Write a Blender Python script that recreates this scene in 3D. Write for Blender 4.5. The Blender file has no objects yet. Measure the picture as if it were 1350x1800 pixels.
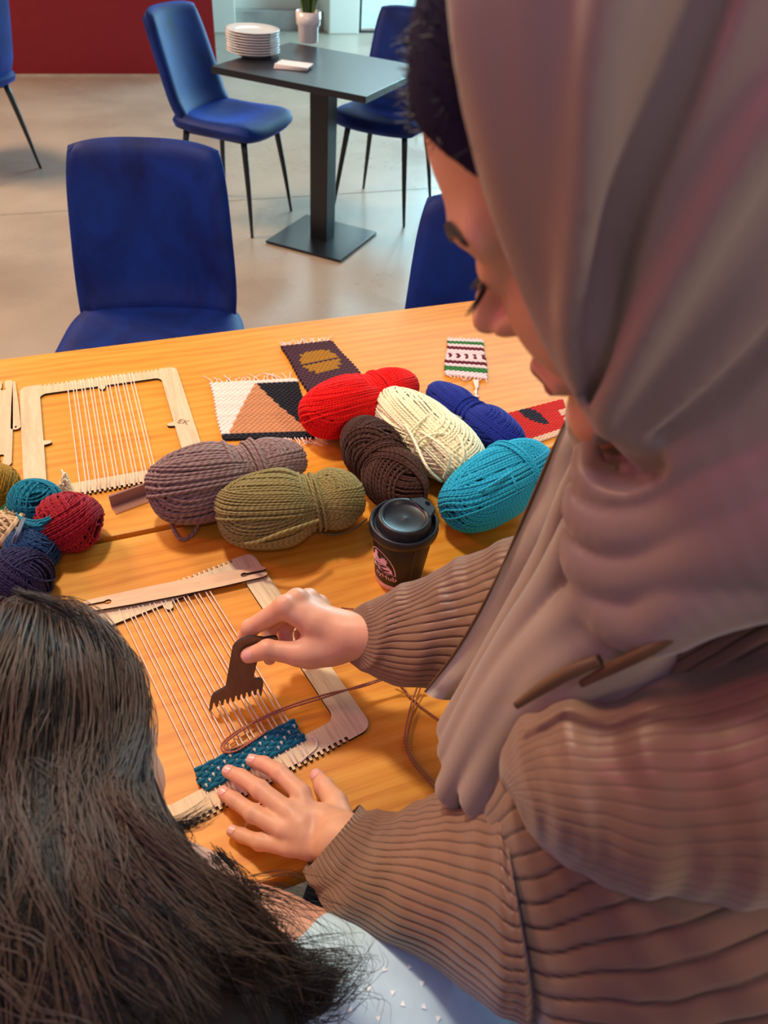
import bpy, bmesh, math, random
import numpy as np
from mathutils import Matrix, Vector
random.seed(4); np.random.seed(4)
PI = math.pi
sc = bpy.context.scene
COL = sc.collection

# ------------------------------------------------------------ camera
H0, FPX = 1.4713, 1275.6
PITCH, ROLL = .745, .0915
cp, sp = math.cos(PITCH), math.sin(PITCH)
_fw = np.array([0, cp, -sp]); _up = np.array([0, sp, cp]); _rt = np.array([1., 0, 0])
_c, _s = math.cos(ROLL), math.sin(ROLL)
CR = _c*_rt+_s*_up; CU = -_s*_rt+_c*_up; CF = _fw
CAM = np.array([0, 0, H0])
cd = bpy.data.cameras.new('camera'); cam = bpy.data.objects.new('camera', cd); COL.objects.link(cam)
cam.matrix_world = Matrix(((CR[0], CU[0], -CF[0], 0), (CR[1], CU[1], -CF[1], 0), (CR[2], CU[2], -CF[2], H0), (0, 0, 0, 1)))
cd.sensor_fit = 'VERTICAL'; cd.sensor_height = 24; cd.lens = 24*FPX/1800
cd.clip_start = .02; cd.clip_end = 60
cd.dof.use_dof = True; cd.dof.focus_distance = .86; cd.dof.aperture_fstop = cd.lens/3.0
sc.camera = cam

def PD(u, v, d):      # point seen at photo pixel (u,v) at depth d
    return CAM+d*(CF+CR*(u-675)/FPX-CU*(v-900)/FPX)
def AT(u, v, z):      # point seen at photo pixel (u,v) lying at height z
    d = CF+CR*(u-675)/FPX-CU*(v-900)/FPX
    return CAM+d*((z-H0)/d[2])

# ------------------------------------------------------------ light
w = bpy.data.worlds.new('world'); sc.world = w; w.use_nodes = True
w.node_tree.nodes['Background'].inputs[0].default_value = (.62, .60, .66, 1)
w.node_tree.nodes['Background'].inputs[1].default_value = .34
def area(name, loc, target, size, col, power, sizey=None, spread=None):
    l = bpy.data.lights.new(name, 'AREA'); l.energy = power; l.color = col
    l.size = size
    if sizey: l.shape = 'RECTANGLE'; l.size_y = sizey
    if spread: l.spread = spread
    o = bpy.data.objects.new(name, l); COL.objects.link(o); o.location = loc
    o.rotation_euler = (Vector(target)-Vector(loc)).to_track_quat('-Z', 'Y').to_euler(); return o
area('ceiling_spot', (-.75, 1.35, 2.9), (0, .6, .75), .22, (1, .86, .68), 36)
area('pink_spot', (-1.7, .35, 2.3), (.1, .35, 1.1), .35, (1, .16, .38), 9)
area('violet_spot', (.15, -.9, 2.9), (0, .6, .75), .2, (.62, .45, 1), 7)
area('warm_spot', (1.3, -.5, 2.5), (.3, .3, 1.1), .3, (1, .80, .58), 13)
area('window_daylight', (1.9, 8.6, 1.7), (.3, 2.2, .4), 3.2, (.40, .84, 1), 520, 2.6)
area('warm_room_light', (-3.2, 3.2, 3.2), (-1.5, 3.5, 0), 1.2, (1, .66, .38), 150)
sc.view_settings.view_transform = 'Standard'; sc.view_settings.look = 'None'
sc.view_settings.exposure = 0; sc.view_settings.gamma = 1
sc.view_settings.use_curve_mapping = False

# ------------------------------------------------------------ materials
def sl(c):  # sRGB 0-255 -> linear
    return tuple(((x/255)/12.92 if x/255 <= .04045 else ((x/255+.055)/1.055)**2.4) for x in c)+(1,)
class NT:
    def __init__(s, name):
        s.m = bpy.data.materials.new(name); s.m.use_nodes = True; s.t = s.m.node_tree
        s.b = s.t.nodes['Principled BSDF']
    def n(s, ty, **k):
        x = s.t.nodes.new(ty)
        for a, v in k.items():
            if a[0] == 'i' and a[1:].isdigit(): x.inputs[int(a[1:])].default_value = v
            else: setattr(x, a, v)
        return x
    def l(s, a, b): s.t.links.new(a, b)
    def set(s, **k):
        for a, v in k.items(): s.b.inputs[a.replace('_', ' ')].default_value = v
        return s
    def coord(s, scale=(1, 1, 1), out='Object', rot=(0, 0, 0)):
        c = s.n('ShaderNodeTexCoord'); m = s.n('ShaderNodeMapping')
        m.inputs['Scale'].default_value = scale; m.inputs['Rotation'].default_value = rot
        s.l(c.outputs[out], m.inputs[0]); return m.outputs[0]
    def noise(s, vec, scale, detail=4, rough=.55, dist=0):
        x = s.n('ShaderNodeTexNoise'); x.inputs['Scale'].default_value = scale; x.inputs['Detail'].default_value = detail
        x.inputs['Roughness'].default_value = rough; x.inputs['Distortion'].default_value = dist
        if vec is not None: s.l(vec, x.inputs['Vector'])
        return x.outputs[0]
    def ramp(s, fac, stops):
        r = s.n('ShaderNodeValToRGB'); e = r.color_ramp.elements
        while len(e) < len(stops): e.new(.5)
        for q, (p, c) in zip(e, stops): q.position = p; q.color = c
        s.l(fac, r.inputs[0]); return r.outputs[0]
    def bump(s, h, strength=.3, dist=.002):
        b = s.n('ShaderNodeBump'); b.inputs['Strength'].default_value = strength; b.inputs['Distance'].default_value = dist
        s.l(h, b.inputs['Height']); s.l(b.outputs[0], s.b.inputs['Normal']); return b
def plain(name, c, rough=.6, spec=.5, metal=0, sheen=0, noise=0, nscale=40, bump=0, sss=0, coat=0):
    t = NT(name); t.set(Roughness=rough, Metallic=metal, Sheen_Weight=sheen, Coat_Weight=coat)
    t.b.inputs['Specular IOR Level'].default_value = spec
    col = sl(c); t.b.inputs['Base Color'].default_value = col
    if noise:
        n = t.noise(t.coord(), nscale)
        t.l(t.ramp(n, [(.3, tuple(x*(1-noise) for x in col[:3])+(1,)), (.7, tuple(min(1, x*(1+noise)) for x in col[:3])+(1,))]), t.b.inputs['Base Color'])
        if bump: t.bump(n, bump)
    if sss:
        t.set(Subsurface_Weight=sss, Subsurface_Scale=.006); t.b.inputs['Subsurface Radius'].default_value = (1, .35, .2)
    return t.m
def wood(name, lo, mid, hi, scale=(3, 30, 30), rough=.4, nscale=2.2, bump=.08, axis=0, fine=1.0, spec=.5):
    t = NT(name); t.set(Roughness=rough); t.b.inputs['Specular IOR Level'].default_value = spec
    v = t.coord(scale)
    a = t.noise(v, nscale, 5, .6, .6); b = t.noise(v, nscale*7, 4, .7, .2)
    m = t.n('ShaderNodeMath', operation='MULTIPLY_ADD'); m.inputs[1].default_value = .45*fine
    t.l(b, m.inputs[0]); 
    m2 = t.n('ShaderNodeMath', operation='MULTIPLY'); m2.inputs[1].default_value = 1-.45*fine
    t.l(a, m2.inputs[0]); t.l(m2.outputs[0], m.inputs[2])
    t.l(t.ramp(m.outputs[0], [(.3, sl(lo)), (.5, sl(mid)), (.72, sl(hi))]), t.b.inputs['Base Color'])
    t.bump(b, bump, .001); return t.m
M = {}
def oak():
    t = NT('oak'); t.set(Roughness=.45); t.b.inputs['Specular IOR Level'].default_value = .35
    v = t.coord((1.6, 14, 14)); big = t.noise(v, 1.6, 3, .5, 1.2)
    wv = t.n('ShaderNodeTexWave', wave_type='BANDS', bands_direction='Y')
    wv.inputs['Scale'].default_value = 5; wv.inputs['Distortion'].default_value = 9; wv.inputs['Detail'].default_value = 3; wv.inputs['Detail Scale'].default_value = .7
    v3 = t.coord((.9, 3.2, 3)); t.l(v3, wv.inputs['Vector'])
    v2 = t.coord((7, 260, 100)); pores = t.noise(v2, 1.5, 3, .7)
    mx = t.n('ShaderNodeMath', operation='MULTIPLY_ADD'); mx.inputs[1].default_value = .14
    t.l(wv.outputs['Fac'], mx.inputs[0])
    s1 = t.n('ShaderNodeMath', operation='MULTIPLY'); s1.inputs[1].default_value = .5; t.l(big, s1.inputs[0]); t.l(s1.outputs[0], mx.inputs[2])
    m3 = t.n('ShaderNodeMath', operation='MULTIPLY_ADD'); m3.inputs[1].default_value = .46; t.l(pores, m3.inputs[0]); t.l(mx.outputs[0], m3.inputs[2])
    c = t.ramp(m3.outputs[0], [(.3, sl((198, 114, 20))), (.5, sl((222, 146, 38))), (.8, sl((236, 168, 62)))])
    kn = t.n('ShaderNodeTexVoronoi'); kn.inputs['Scale'].default_value = 3.1; t.l(t.coord((1, 2.2, 1)), kn.inputs['Vector'])
    kr = t.ramp(kn.outputs['Distance'], [(.0, (.25, .16, .1, 1)), (.035, (1, 1, 1, 1))])
    mm = t.n('ShaderNodeMix', data_type='RGBA', blend_type='MULTIPLY'); mm.inputs[0].default_value = .55
    t.l(c, mm.inputs[6]); t.l(kr, mm.inputs[7]); t.l(mm.outputs[2], t.b.inputs['Base Color'])
    t.bump(pores, .12, .0008); return t.m
M['oak'] = oak()
M['ply'] = wood('birch_ply', (196, 158, 116), (222, 190, 148), (236, 210, 172), (40, 3, 20), .55, 2.5, .05)
M['ply_near'] = wood('pale_ash_ply', (186, 158, 118), (228, 204, 160), (240, 222, 184), (70, 2.5, 20), .55, 2.4, .05)
M['ply_x'] = wood('birch_ply_long', (204, 160, 118), (226, 188, 146), (236, 204, 166), (3, 40, 20), .55, 2.5, .05)
M['burnt'] = plain('laser_burnt_edge', (52, 34, 24), .8)
M['walnut'] = wood('walnut_comb', (104, 72, 50), (122, 88, 62), (138, 102, 74), (40, 3, 20), .5, 2.0, .04)
M['warp'] = plain('cotton_warp', (238, 222, 200), .85, .2)
M['fringe'] = plain('cotton_fringe', (240, 224, 214), .85, .2)
M['black_metal'] = plain('black_metal', (20, 20, 26), .35, .6)
M['table_black'] = plain('black_laminate', (22, 24, 32), .30, .6, noise=.08, nscale=60)
M['white_ceramic'] = plain('white_ceramic', (232, 226, 228), .18, .6, coat=.3)
M['napkin'] = plain('napkin_paper', (238, 228, 226), .9)
M['lid'] = plain('black_lid', (24, 26, 34), .38, .5)
M['cup'] = plain('cup_black', (34, 26, 22), .42, .5)
M['cup_pink'] = plain('cup_pink', (250, 208, 232), .5)
M['skin'] = plain('skin', (222, 164, 132), .46, .4, noise=.08, nscale=45, bump=.05, sss=.25)
M['skin2'] = plain('girl_skin', (214, 160, 136), .5, .4, noise=.05, nscale=50, sss=.2)
M['nail'] = plain('nail', (232, 172, 160), .3, .5, coat=.2)
M['lips'] = plain('lips', (170, 70, 84), .4, .5)
M['lash'] = plain('dark_hair', (26, 18, 26), .5)
M['hair'] = plain('brown_hair', (33, 24, 22), .36, .5, noise=.25, nscale=30)
M['hair_hi'] = plain('brown_hair_highlight', (92, 70, 56), .4, .5)  # lighter copy of the hair colour, highlights painted into the strands
M['hair_core'] = plain('hair_core', (22, 15, 15), .8, .2)
M['under'] = plain('underscarf', (30, 24, 50), .9, .1)
M['shirt'] = plain('pale_blue_cotton', (186, 214, 232), .8, .3, noise=.05, nscale=60)
M['dots'] = plain('white_print', (248, 248, 250), .6)
M['trouser'] = plain('black_trouser', (18, 18, 24), .9)
M['jeans'] = plain('blue_jeans', (40, 60, 110), .9)
def velvet(name, c, c2):
    t = NT(name); t.set(Roughness=.62, Sheen_Weight=.6, Sheen_Roughness=.3); t.b.inputs['Specular IOR Level'].default_value = .25
    t.b.inputs['Sheen Tint'].default_value = sl((70, 120, 255))
    n = t.noise(t.coord((1, 1, .7)), 7, 5, .6, .8)
    t.l(t.ramp(n, [(.32, sl(c)), (.68, sl(c2))]), t.b.inputs['Base Color'])
    t.bump(t.noise(t.coord(), 700, 2), .1, .001); return t.m
M['velvet'] = velvet('blue_velvet', (4, 24, 84), (10, 48, 132))
def hijab_m():
    t = NT('satin_hijab'); t.set(Roughness=.42, Sheen_Weight=.3, Sheen_Roughness=.4); t.b.inputs['Specular IOR Level'].default_value = .3
    t.b.inputs['Base Color'].default_value = sl((150, 130, 117))
    t.bump(t.noise(t.coord(), 1600, 2), .05, .0004); return t.m
M['hijab'] = hijab_m()
M['lapel'] = plain('satin_facing', (200, 186, 162), .6, .3, noise=.1, nscale=25)
def jacket_m():
    t = NT('ribbed_jacket'); t.set(Roughness=.42, Sheen_Weight=.2); t.b.inputs['Specular IOR Level'].default_value = .45
    n = t.noise(t.coord(), 9, 3)
    base = t.ramp(n, [(.35, sl((116, 84, 66))), (.65, sl((138, 104, 80)))])
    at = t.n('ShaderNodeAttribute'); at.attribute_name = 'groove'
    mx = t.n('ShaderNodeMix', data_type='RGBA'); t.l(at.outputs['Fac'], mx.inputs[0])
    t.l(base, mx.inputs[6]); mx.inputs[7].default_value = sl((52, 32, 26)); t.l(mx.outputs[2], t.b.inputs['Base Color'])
    t.bump(t.noise(t.coord(), 90, 3), .25, .0015); return t.m
M['jacket'] = jacket_m()
M['edge_brown'] = plain('jacket_edge', (96, 66, 40), .5)
def yarn_m(name, c, var=.25, ply=1.0):
    t = NT(name); t.set(Roughness=.85, Sheen_Weight=.08); t.b.inputs['Specular IOR Level'].default_value = .15
    uv = t.n('ShaderNodeUVMap'); sx = t.n('ShaderNodeSeparateXYZ'); t.l(uv.outputs[0], sx.inputs[0])
    a = t.n('ShaderNodeMath', operation='MULTIPLY'); a.inputs[1].default_value = 2*PI*.55*ply; t.l(sx.outputs[0], a.inputs[0])
    b = t.n('ShaderNodeMath', operation='MULTIPLY_ADD'); b.inputs[1].default_value = 2*PI*2; t.l(sx.outputs[1], b.inputs[0]); t.l(a.outputs[0], b.inputs[2])
    s = t.n('ShaderNodeMath', operation='SINE'); t.l(b.outputs[0], s.inputs[0])
    h = t.n('ShaderNodeMath', operation='MULTIPLY_ADD'); h.inputs[1].default_value = .5; h.inputs[2].default_value = .5; t.l(s.outputs[0], h.inputs[0])
    col = sl(c); lo = tuple(x*(1-var*1.3) for x in col[:3])+(1,); hi = tuple(min(1, x*(1+var*.6)+.01) for x in col[:3])+(1,)
    t.l(t.ramp(h.outputs[0], [(0, lo), (.6, hi)]), t.b.inputs['Base Color'])
    t.bump(h.outputs[0], .5, .0008); return t.m
def attr_m(name, rough=.9):
    t = NT(name); t.set(Roughness=rough, Sheen_Weight=.3); t.b.inputs['Specular IOR Level'].default_value = .1
    at = t.n('ShaderNodeAttribute'); at.attribute_name = 'wool'; t.l(at.outputs['Color'], t.b.inputs['Base Color'])
    t.bump(t.noise(t.coord(), 900, 2), .4, .001); return t.m
M['woven'] = attr_m('woven_wool')
def floor_m():
    t = NT('polished_concrete'); t.set(Roughness=.28); t.b.inputs['Specular IOR Level'].default_value = .5
    n = t.noise(t.coord(), 1.3, 6, .6); sp_ = t.noise(t.coord(), 55, 3, .8)
    c = t.ramp(n, [(.3, sl((156, 140, 126))), (.7, sl((184, 168, 152)))])
    r = t.ramp(sp_, [(.28, (.72, .7, .68, 1)), (.4, (1, 1, 1, 1))])
    mm = t.n('ShaderNodeMix', data_type='RGBA', blend_type='MULTIPLY'); mm.inputs[0].default_value = .5
    t.l(c, mm.inputs[6]); t.l(r, mm.inputs[7]); t.l(mm.outputs[2], t.b.inputs['Base Color']); 
    t.l(t.ramp(n, [(.3, (.22,)*3+(1,)), (.7, (.34,)*3+(1,))]), t.b.inputs['Roughness']); return t.m
M['floor'] = floor_m()
M['joint'] = plain('floor_joint', (120, 110, 102), .8)
M['red_wall'] = plain('red_wall', (128, 20, 34), .55, .4, noise=.05, nscale=8)
M['pale_wall'] = plain('pale_wall', (240, 238, 228), .7)
M['stone'] = plain('stone_skirting', (172, 166, 160), .5, noise=.2, nscale=6)
M['pavement'] = plain('pavement', (205, 222, 226), .8, noise=.06, nscale=3)
M['green'] = plain('succulent_green', (96, 120, 60), .5, noise=.2, nscale=50)
M['green2'] = plain('succulent_dark', (60, 84, 46), .5)
M['soil'] = plain('soil', (60, 44, 36), .9)
def glass(name, col=(1, 1, 1, 1), rough=0, alpha=None):
    t = NT(name); t.set(Roughness=rough, Transmission_Weight=1.0, IOR=1.45); t.b.inputs['Base Color'].default_value = col; return t.m
M['pane'] = glass('pane_glass', (.93, .99, .98, 1))
M['acrylic'] = plain('clear_acrylic', (196, 160, 150), .12, .7); M['acrylic'].node_tree.nodes['Principled BSDF'].inputs['Alpha'].default_value = .38

# ------------------------------------------------------------ mesh helpers
def link(o, parent=None):
    COL.objects.link(o)
    if parent is not None: o.parent = parent
    return o
def mesh(name, V, F, mat, parent=None, smooth=True, uv=None, col=None, groove=None, mats=None, fmat=None):
    """V (n,3); F list of faces or (m,k) array"""
    me = bpy.data.meshes.new(name)
    V = np.asarray(V, np.float32)
    if isinstance(F, np.ndarray):
        k = F.shape[1]; me.vertices.add(len(V)); me.vertices.foreach_set('co', V.ravel())
        me.loops.add(F.size); me.loops.foreach_set('vertex_index', F.ravel().astype(np.int32))
        me.polygons.add(len(F)); me.polygons.foreach_set('loop_start', np.arange(0, F.size, k, dtype=np.int32))
        me.update(calc_edges=True)
    else:
        me.from_pydata([tuple(map(float, v)) for v in V], [], [tuple(int(i) for i in f) for f in F]); me.update()
    if uv is not None:
        l = me.uv_layers.new(name='UVMap'); l.data.foreach_set('uv', np.asarray(uv, np.float32).ravel())
    if col is not None:
        a = me.color_attributes.new('wool', 'FLOAT_COLOR', 'POINT'); a.data.foreach_set('color', np.asarray(col, np.float32).ravel())
    if groove is not None:
        a = me.attributes.new('groove', 'FLOAT', 'POINT'); a.data.foreach_set('value', np.asarray(groove, np.float32).ravel())
    for m_ in (mats or [mat]): me.materials.append(m_)
    if fmat is not None: me.polygons.foreach_set('material_index', np.asarray(fmat, np.int32))
    if smooth: me.polygons.foreach_set('use_smooth', np.ones(len(me.polygons), bool))
    return link(bpy.data.objects.new(name, me), parent)
def bmobj(name, bm, mat, parent=None, smooth=False, bevel=0, seg=2):
    if bevel: bmesh.ops.bevel(bm, geom=bm.edges[:], offset=bevel, segments=seg, affect='EDGES', profile=.6)
    bmesh.ops.recalc_face_normals(bm, faces=bm.faces[:])
    me = bpy.data.meshes.new(name); bm.to_mesh(me); bm.free(); me.materials.append(mat)
    if smooth: me.polygons.foreach_set('use_smooth', np.ones(len(me.polygons), bool))
    return link(bpy.data.objects.new(name, me), parent)
def bbox(bm, x0, x1, y0, y1, z0, z1):
    r = bmesh.ops.create_cube(bm, size=1)
    bmesh.ops.scale(bm, vec=(x1-x0, y1-y0, z1-z0), verts=r['verts'])
    bmesh.ops.translate(bm, vec=((x0+x1)/2, (y0+y1)/2, (z0+z1)/2), verts=r['verts']); return r['verts']
def boxo(name, x0, x1, y0, y1, z0, z1, mat, parent=None, bevel=.004):
    bm = bmesh.new(); bbox(bm, x0, x1, y0, y1, z0, z1); return bmobj(name, bm, mat, parent, bevel=bevel)
def thing(name, label, cat, loc=(0, 0, 0), rz=0, group=None):
    o = bpy.data.objects.new(name, None); o.empty_display_size = .05; COL.objects.link(o); o.location = loc; o.rotation_euler = (0, 0, rz)
    return tag(o, label, cat, group)
def tag(o, label, cat, group=None):
    o['label'] = label; o['category'] = cat
    if group: o['group'] = group
    return o
def struct(o): o['kind'] = 'structure'; return o
def cr(pts, n):     # Catmull-Rom through pts (k,d) -> n samples
    P = np.asarray(pts, float); k = len(P)
    P = np.vstack([2*P[0]-P[1], P, 2*P[-1]-P[-2]])
    t = np.linspace(0, k-1-1e-9, n); i = t.astype(int); f = (t-i)[:, None]
    a, b, c, d = P[i], P[i+1], P[i+2], P[i+3]
    return .5*((2*b)+(c-a)*f+(2*a-5*b+4*c-d)*f*f+(3*b-a-3*c+d)*f**3)
class Tubes:
    def __init__(s): s.V = []; s.F = []; s.UV = []; s.C = []; s.n = 0
    def add(s, P, r, sides=5, closed=False, dia=None, col=None):
        P = np.asarray(P, float); n = len(P)
        if n < 2: return
        if closed: T = np.roll(P, -1, 0)-np.roll(P, 1, 0)
        else: T = np.gradient(P, axis=0)
        T /= (np.linalg.norm(T, axis=1, keepdims=True)+1e-12)
        ref = np.array([0, 0, 1.]) if abs(T[:, 2]).mean() < .8 else np.array([1., 0, 0])
        N = np.zeros_like(P); v = ref-T[0]*T[0].dot(ref); v /= np.linalg.norm(v)+1e-12; N[0] = v
        for i in range(1, n):
            v = N[i-1]-T[i]*T[i].dot(N[i-1]); N[i] = v/(np.linalg.norm(v)+1e-12)
        B = np.cross(T, N); a = np.arange(sides)/sides*2*PI
        rr = np.broadcast_to(np.asarray(r, float).reshape(-1, 1, 1), (n, 1, 1)) if np.ndim(r) else r
        V = P[:, None]+rr*(N[:, None]*np.cos(a)[None, :, None]+B[:, None]*np.sin(a)[None, :, None])
        m = n if closed else n-1
        i = np.arange(m)[:, None]; j = np.arange(sides)[None]
        i2 = (i+1) % n; j2 = (j+1) % sides
        F = np.stack([i*sides+j+0*i, i*sides+j2, i2*sides+j2, i2*sides+j], -1).reshape(-1, 4)+s.n
        L = np.concatenate([[0], np.cumsum(np.linalg.norm(np.diff(np.vstack([P, P[:1]]), axis=0), axis=1))])/(dia or .004)
        u0 = L[:m, None]+0*j; u1 = L[1:m+1, None]+0*j; v0 = (j+0*i)/sides; v1 = (j+1+0*i)/sides
        UV = np.stack([np.stack([u0, v0], -1), np.stack([u0, v1], -1), np.stack([u1, v1], -1), np.stack([u1, v0], -1)], 2).reshape(-1, 2)
        s.V.append(V.reshape(-1, 3)); s.F.append(F); s.UV.append(UV); s.n += n*sides
        if not closed:
            pass
        if col is not None:
            c = np.asarray(col, float)
            s.C.append(np.repeat(np.broadcast_to(c, (n, 4)), sides, 0))
    def build(s, name, mat, parent=None, stuff=False):
        o = mesh(name, np.vstack(s.V), np.vstack(s.F), mat, parent, uv=np.vstack(s.UV), col=np.vstack(s.C) if s.C else None)
        if stuff: o['kind'] = 'stuff'
        return o
def tube_obj(name, pts, r, mat, parent=None, n=30, sides=8, dia=None, closed=False):
    t = Tubes(); P = cr(pts, n) if n else np.asarray(pts)
    if np.ndim(r): r = np.interp(np.linspace(0, 1, len(P)), np.linspace(0, 1, len(r)), r)
    t.add(P, r, sides, closed, dia); o = t.build(name, mat, parent)
    if not closed: cap(o, len(P), sides)
    return o
def cap(o, n, sides):
    bm = bmesh.new(); bm.from_mesh(o.data); bm.verts.ensure_lookup_table()
    bm.faces.new([bm.verts[i] for i in range(sides)][::-1]); bm.faces.new([bm.verts[(n-1)*sides+i] for i in range(sides)])
    bm.to_mesh(o.data); bm.free()
def lathe(name, prof, mat, parent=None, n=48, mats=None, fm=None):
    prof = np.array(prof, float); a = np.arange(n)/n*2*PI
    V = np.stack([prof[:, 0:1]*np.cos(a), prof[:, 0:1]*np.sin(a), prof[:, 1:2]+0*a], -1).reshape(-1, 3)
    i = np.arange(len(prof)-1)[:, None]; j = np.arange(n)[None]
    F = np.stack([i*n+j, i*n+(j+1) % n, (i+1)*n+(j+1) % n, (i+1)*n+j], -1).reshape(-1, 4)
    return mesh(name, V, F, mat, parent, mats=mats, fmat=None if fm is None else np.repeat(fm, n))
def flat(name, outs, th, mat, parent=None, z0=0, edge=None, mw=None):
    """flat extruded piece from 2-D outlines (first outer, rest holes); face material 0, side material 1"""
    cu = bpy.data.curves.new(name, 'CURVE'); cu.dimensions = '2D'; cu.fill_mode = 'BOTH'; cu.extrude = th/2
    for pts in outs:
        s_ = cu.splines.new('POLY'); s_.points.add(len(pts)-1)
        for q, p in zip(s_.points, pts): q.co = (p[0], p[1], 0, 1)
        s_.use_cyclic_u = True
    tmp = bpy.data.objects.new('tmp', cu); COL.objects.link(tmp)
    bpy.context.view_layer.update()
    me = bpy.data.meshes.new_from_object(tmp.evaluated_get(bpy.context.evaluated_depsgraph_get()))
    bpy.data.objects.remove(tmp); bpy.data.curves.remove(cu)
    me.name = name; me.transform(Matrix.Translation((0, 0, z0+th/2)))
    me.materials.clear(); me.materials.append(mat); me.materials.append(edge or mat)
    for p in me.polygons: p.material_index = 0 if abs(p.normal.z) > .7 else 1; p.use_smooth = False
    if mw is not None: me.transform(mw)
    return link(bpy.data.objects.new(name, me), parent)
def rrect(a, b, r, n=6):   # rounded rectangle, centred, half sizes
    out = []
    for cx, cy, t0 in ((a-r, b-r, 0), (-a+r, b-r, PI/2), (-a+r, -b+r, PI), (a-r, -b+r, 1.5*PI)):
        for k in range(n+1):
            t = t0+PI/2*k/n; out.append((cx+r*math.cos(t), cy+r*math.sin(t)))
    return out

# ------------------------------------------------------------ implicit surfaces (numpy)
def smin(a, b, k):
    if a is None: return b
    h = np.clip(.5+.5*(b-a)/k, 0, 1); return b*(1-h)+a*h-k*h*(1-h)
def smax(a, b, k): return -smin(-a, -b, k)
def chain(P, pts, k=0.0, rad=None):
    """tapered capsule chain; pts rows (x,y,z,r)"""
    pts = np.asarray(pts, float); d = None
    for a, b in zip(pts[:-1], pts[1:]):
        ab = b[:3]-a[:3]; L = ab.dot(ab)+1e-12
        t = np.clip(((P-a[:3])@ab)/L, 0, 1)
        q = np.linalg.norm(P-(a[:3]+t[:, None]*ab), axis=1)-(a[3]+t*(b[3]-a[3]))
        d = q if d is None else (np.minimum(d, q) if k == 0 else smin(d, q, k))
    return d
def ell(P, c, r, R=None):
    q = P-np.asarray(c)
    if R is not None: q = q@R
    r = np.asarray(r, float); k0 = np.linalg.norm(q/r, axis=1); k1 = np.linalg.norm(q/(r*r), axis=1)+1e-9
    return k0*(k0-1)/k1
def polygonize(f, lo, hi, h, name, mat, parent=None, cf=4):
    lo = np.asarray(lo, float); n = np.ceil((np.asarray(hi)-lo)/h).astype(int); n = ((n+cf-1)//cf)*cf
    nc = n//cf
    ax = [lo[i]+(np.arange(nc[i])+.5)*cf*h-.5*h for i in range(3)]
    G = np.stack(np.meshgrid(*ax, indexing='ij'), -1).reshape(-1, 3)
    Dc = np.concatenate([f(g) for g in np.array_split(G, max(1, len(G)//200000))]).reshape(nc)
    near = np.abs(Dc) < cf*h*1.35
    Fd = np.repeat(np.repeat(np.repeat(Dc.astype(np.float32), cf, 0), cf, 1), cf, 2)
    idx = np.argwhere(near)
    off = np.stack(np.meshgrid(*[np.arange(cf)]*3, indexing='ij'), -1).reshape(-1, 3)
    for part in np.array_split(idx, max(1, len(idx)*cf**3//300000)):
        if len(part) == 0: continue
        ii = (part[:, None]*cf+off[None]).reshape(-1, 3)
        Fd[ii[:, 0], ii[:, 1], ii[:, 2]] = f(lo+ii*h)
    S = Fd < 0
    c = S[:-1, :-1, :-1].astype(np.int8)
    tot = np.zeros_like(c)
    for dx in (0, 1):
        for dy in (0, 1):
            for dz in (0, 1): tot += S[dx:S.shape[0]-1+dx, dy:S.shape[1]-1+dy, dz:S.shape[2]-1+dz]
    act = (tot > 0) & (tot < 8); cells = np.argwhere(act); vid = np.full(act.shape, -1, np.int32); vid[act] = np.arange(len(cells))
    acc = np.zeros((len(cells), 3)); cnt = np.zeros(len(cells))
    cs = [(a, b, e) for a in (0, 1) for b in (0, 1) for e in (0, 1)]
    val = {q: Fd[cells[:, 0]+q[0], cells[:, 1]+q[1], cells[:, 2]+q[2]].astype(float) for q in cs}
    for q in cs:
        for a in range(3):
            if q[a] == 0:
                q2 = list(q); q2[a] = 1; q2 = tuple(q2); A, B = val[q], val[q2]
                m = (A < 0) != (B < 0); t = np.where(m, A/(A-B+1e-12), 0); p = np.array(q, float)[None].repeat(len(cells), 0); p[:, a] = t
                acc[m] += p[m]; cnt[m] += 1
    V = lo+h*(cells+acc/cnt[:, None])
    Fs = []
    for a in range(3):
        b, c_ = (a+1) % 3, (a+2) % 3
        sl0 = [slice(1, -1)]*3; sl0[a] = slice(0, -1)
        A = S[tuple(sl0)]; sl1 = list(sl0); sl1[a] = slice(1, None); B = S[tuple(sl1)]
        e = np.argwhere(A != B); base = e.copy(); base[:, b] += 1; base[:, c_] += 1
        flip = A[tuple(e.T)]
        def vv(db, dc):
            q = base.copy(); q[:, b] -= db; q[:, c_] -= dc; return vid[tuple(q.T)]
        F = np.stack([vv(1, 1), vv(0, 1), vv(0, 0), vv(1, 0)], 1); F[~flip] = F[~flip][:, ::-1]
        Fs.append(F[(F >= 0).all(1)])
    F = np.vstack(Fs)
    return mesh(name, V, F, mat, parent)
def grad(f, P, e=1e-4):
    g = np.stack([f(P+np.eye(3)[i]*e)-f(P-np.eye(3)[i]*e) for i in range(3)], -1); return g/(np.linalg.norm(g, axis=1, keepdims=True)+1e-12)
def snap(f, P, off=0, it=6):
    P = np.array(P, float)
    for _ in range(it): P = P-(f(P)-off)[:, None]*grad(f, P)
    return P
def hit(f, uv, d0=.12, off=0):   # march from the lens along photo pixels to the surface
    uv = np.atleast_2d(np.asarray(uv, float)); D = CF+CR*((uv[:, 0]-675)/FPX)[:, None]-CU*((uv[:, 1]-900)/FPX)[:, None]
    t = np.full(len(uv), d0); L = np.linalg.norm(D, axis=1)
    for _ in range(60): t = np.minimum(t+f(CAM+D*t[:, None])/L*.8, 1.2)
    return t-off/L
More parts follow.
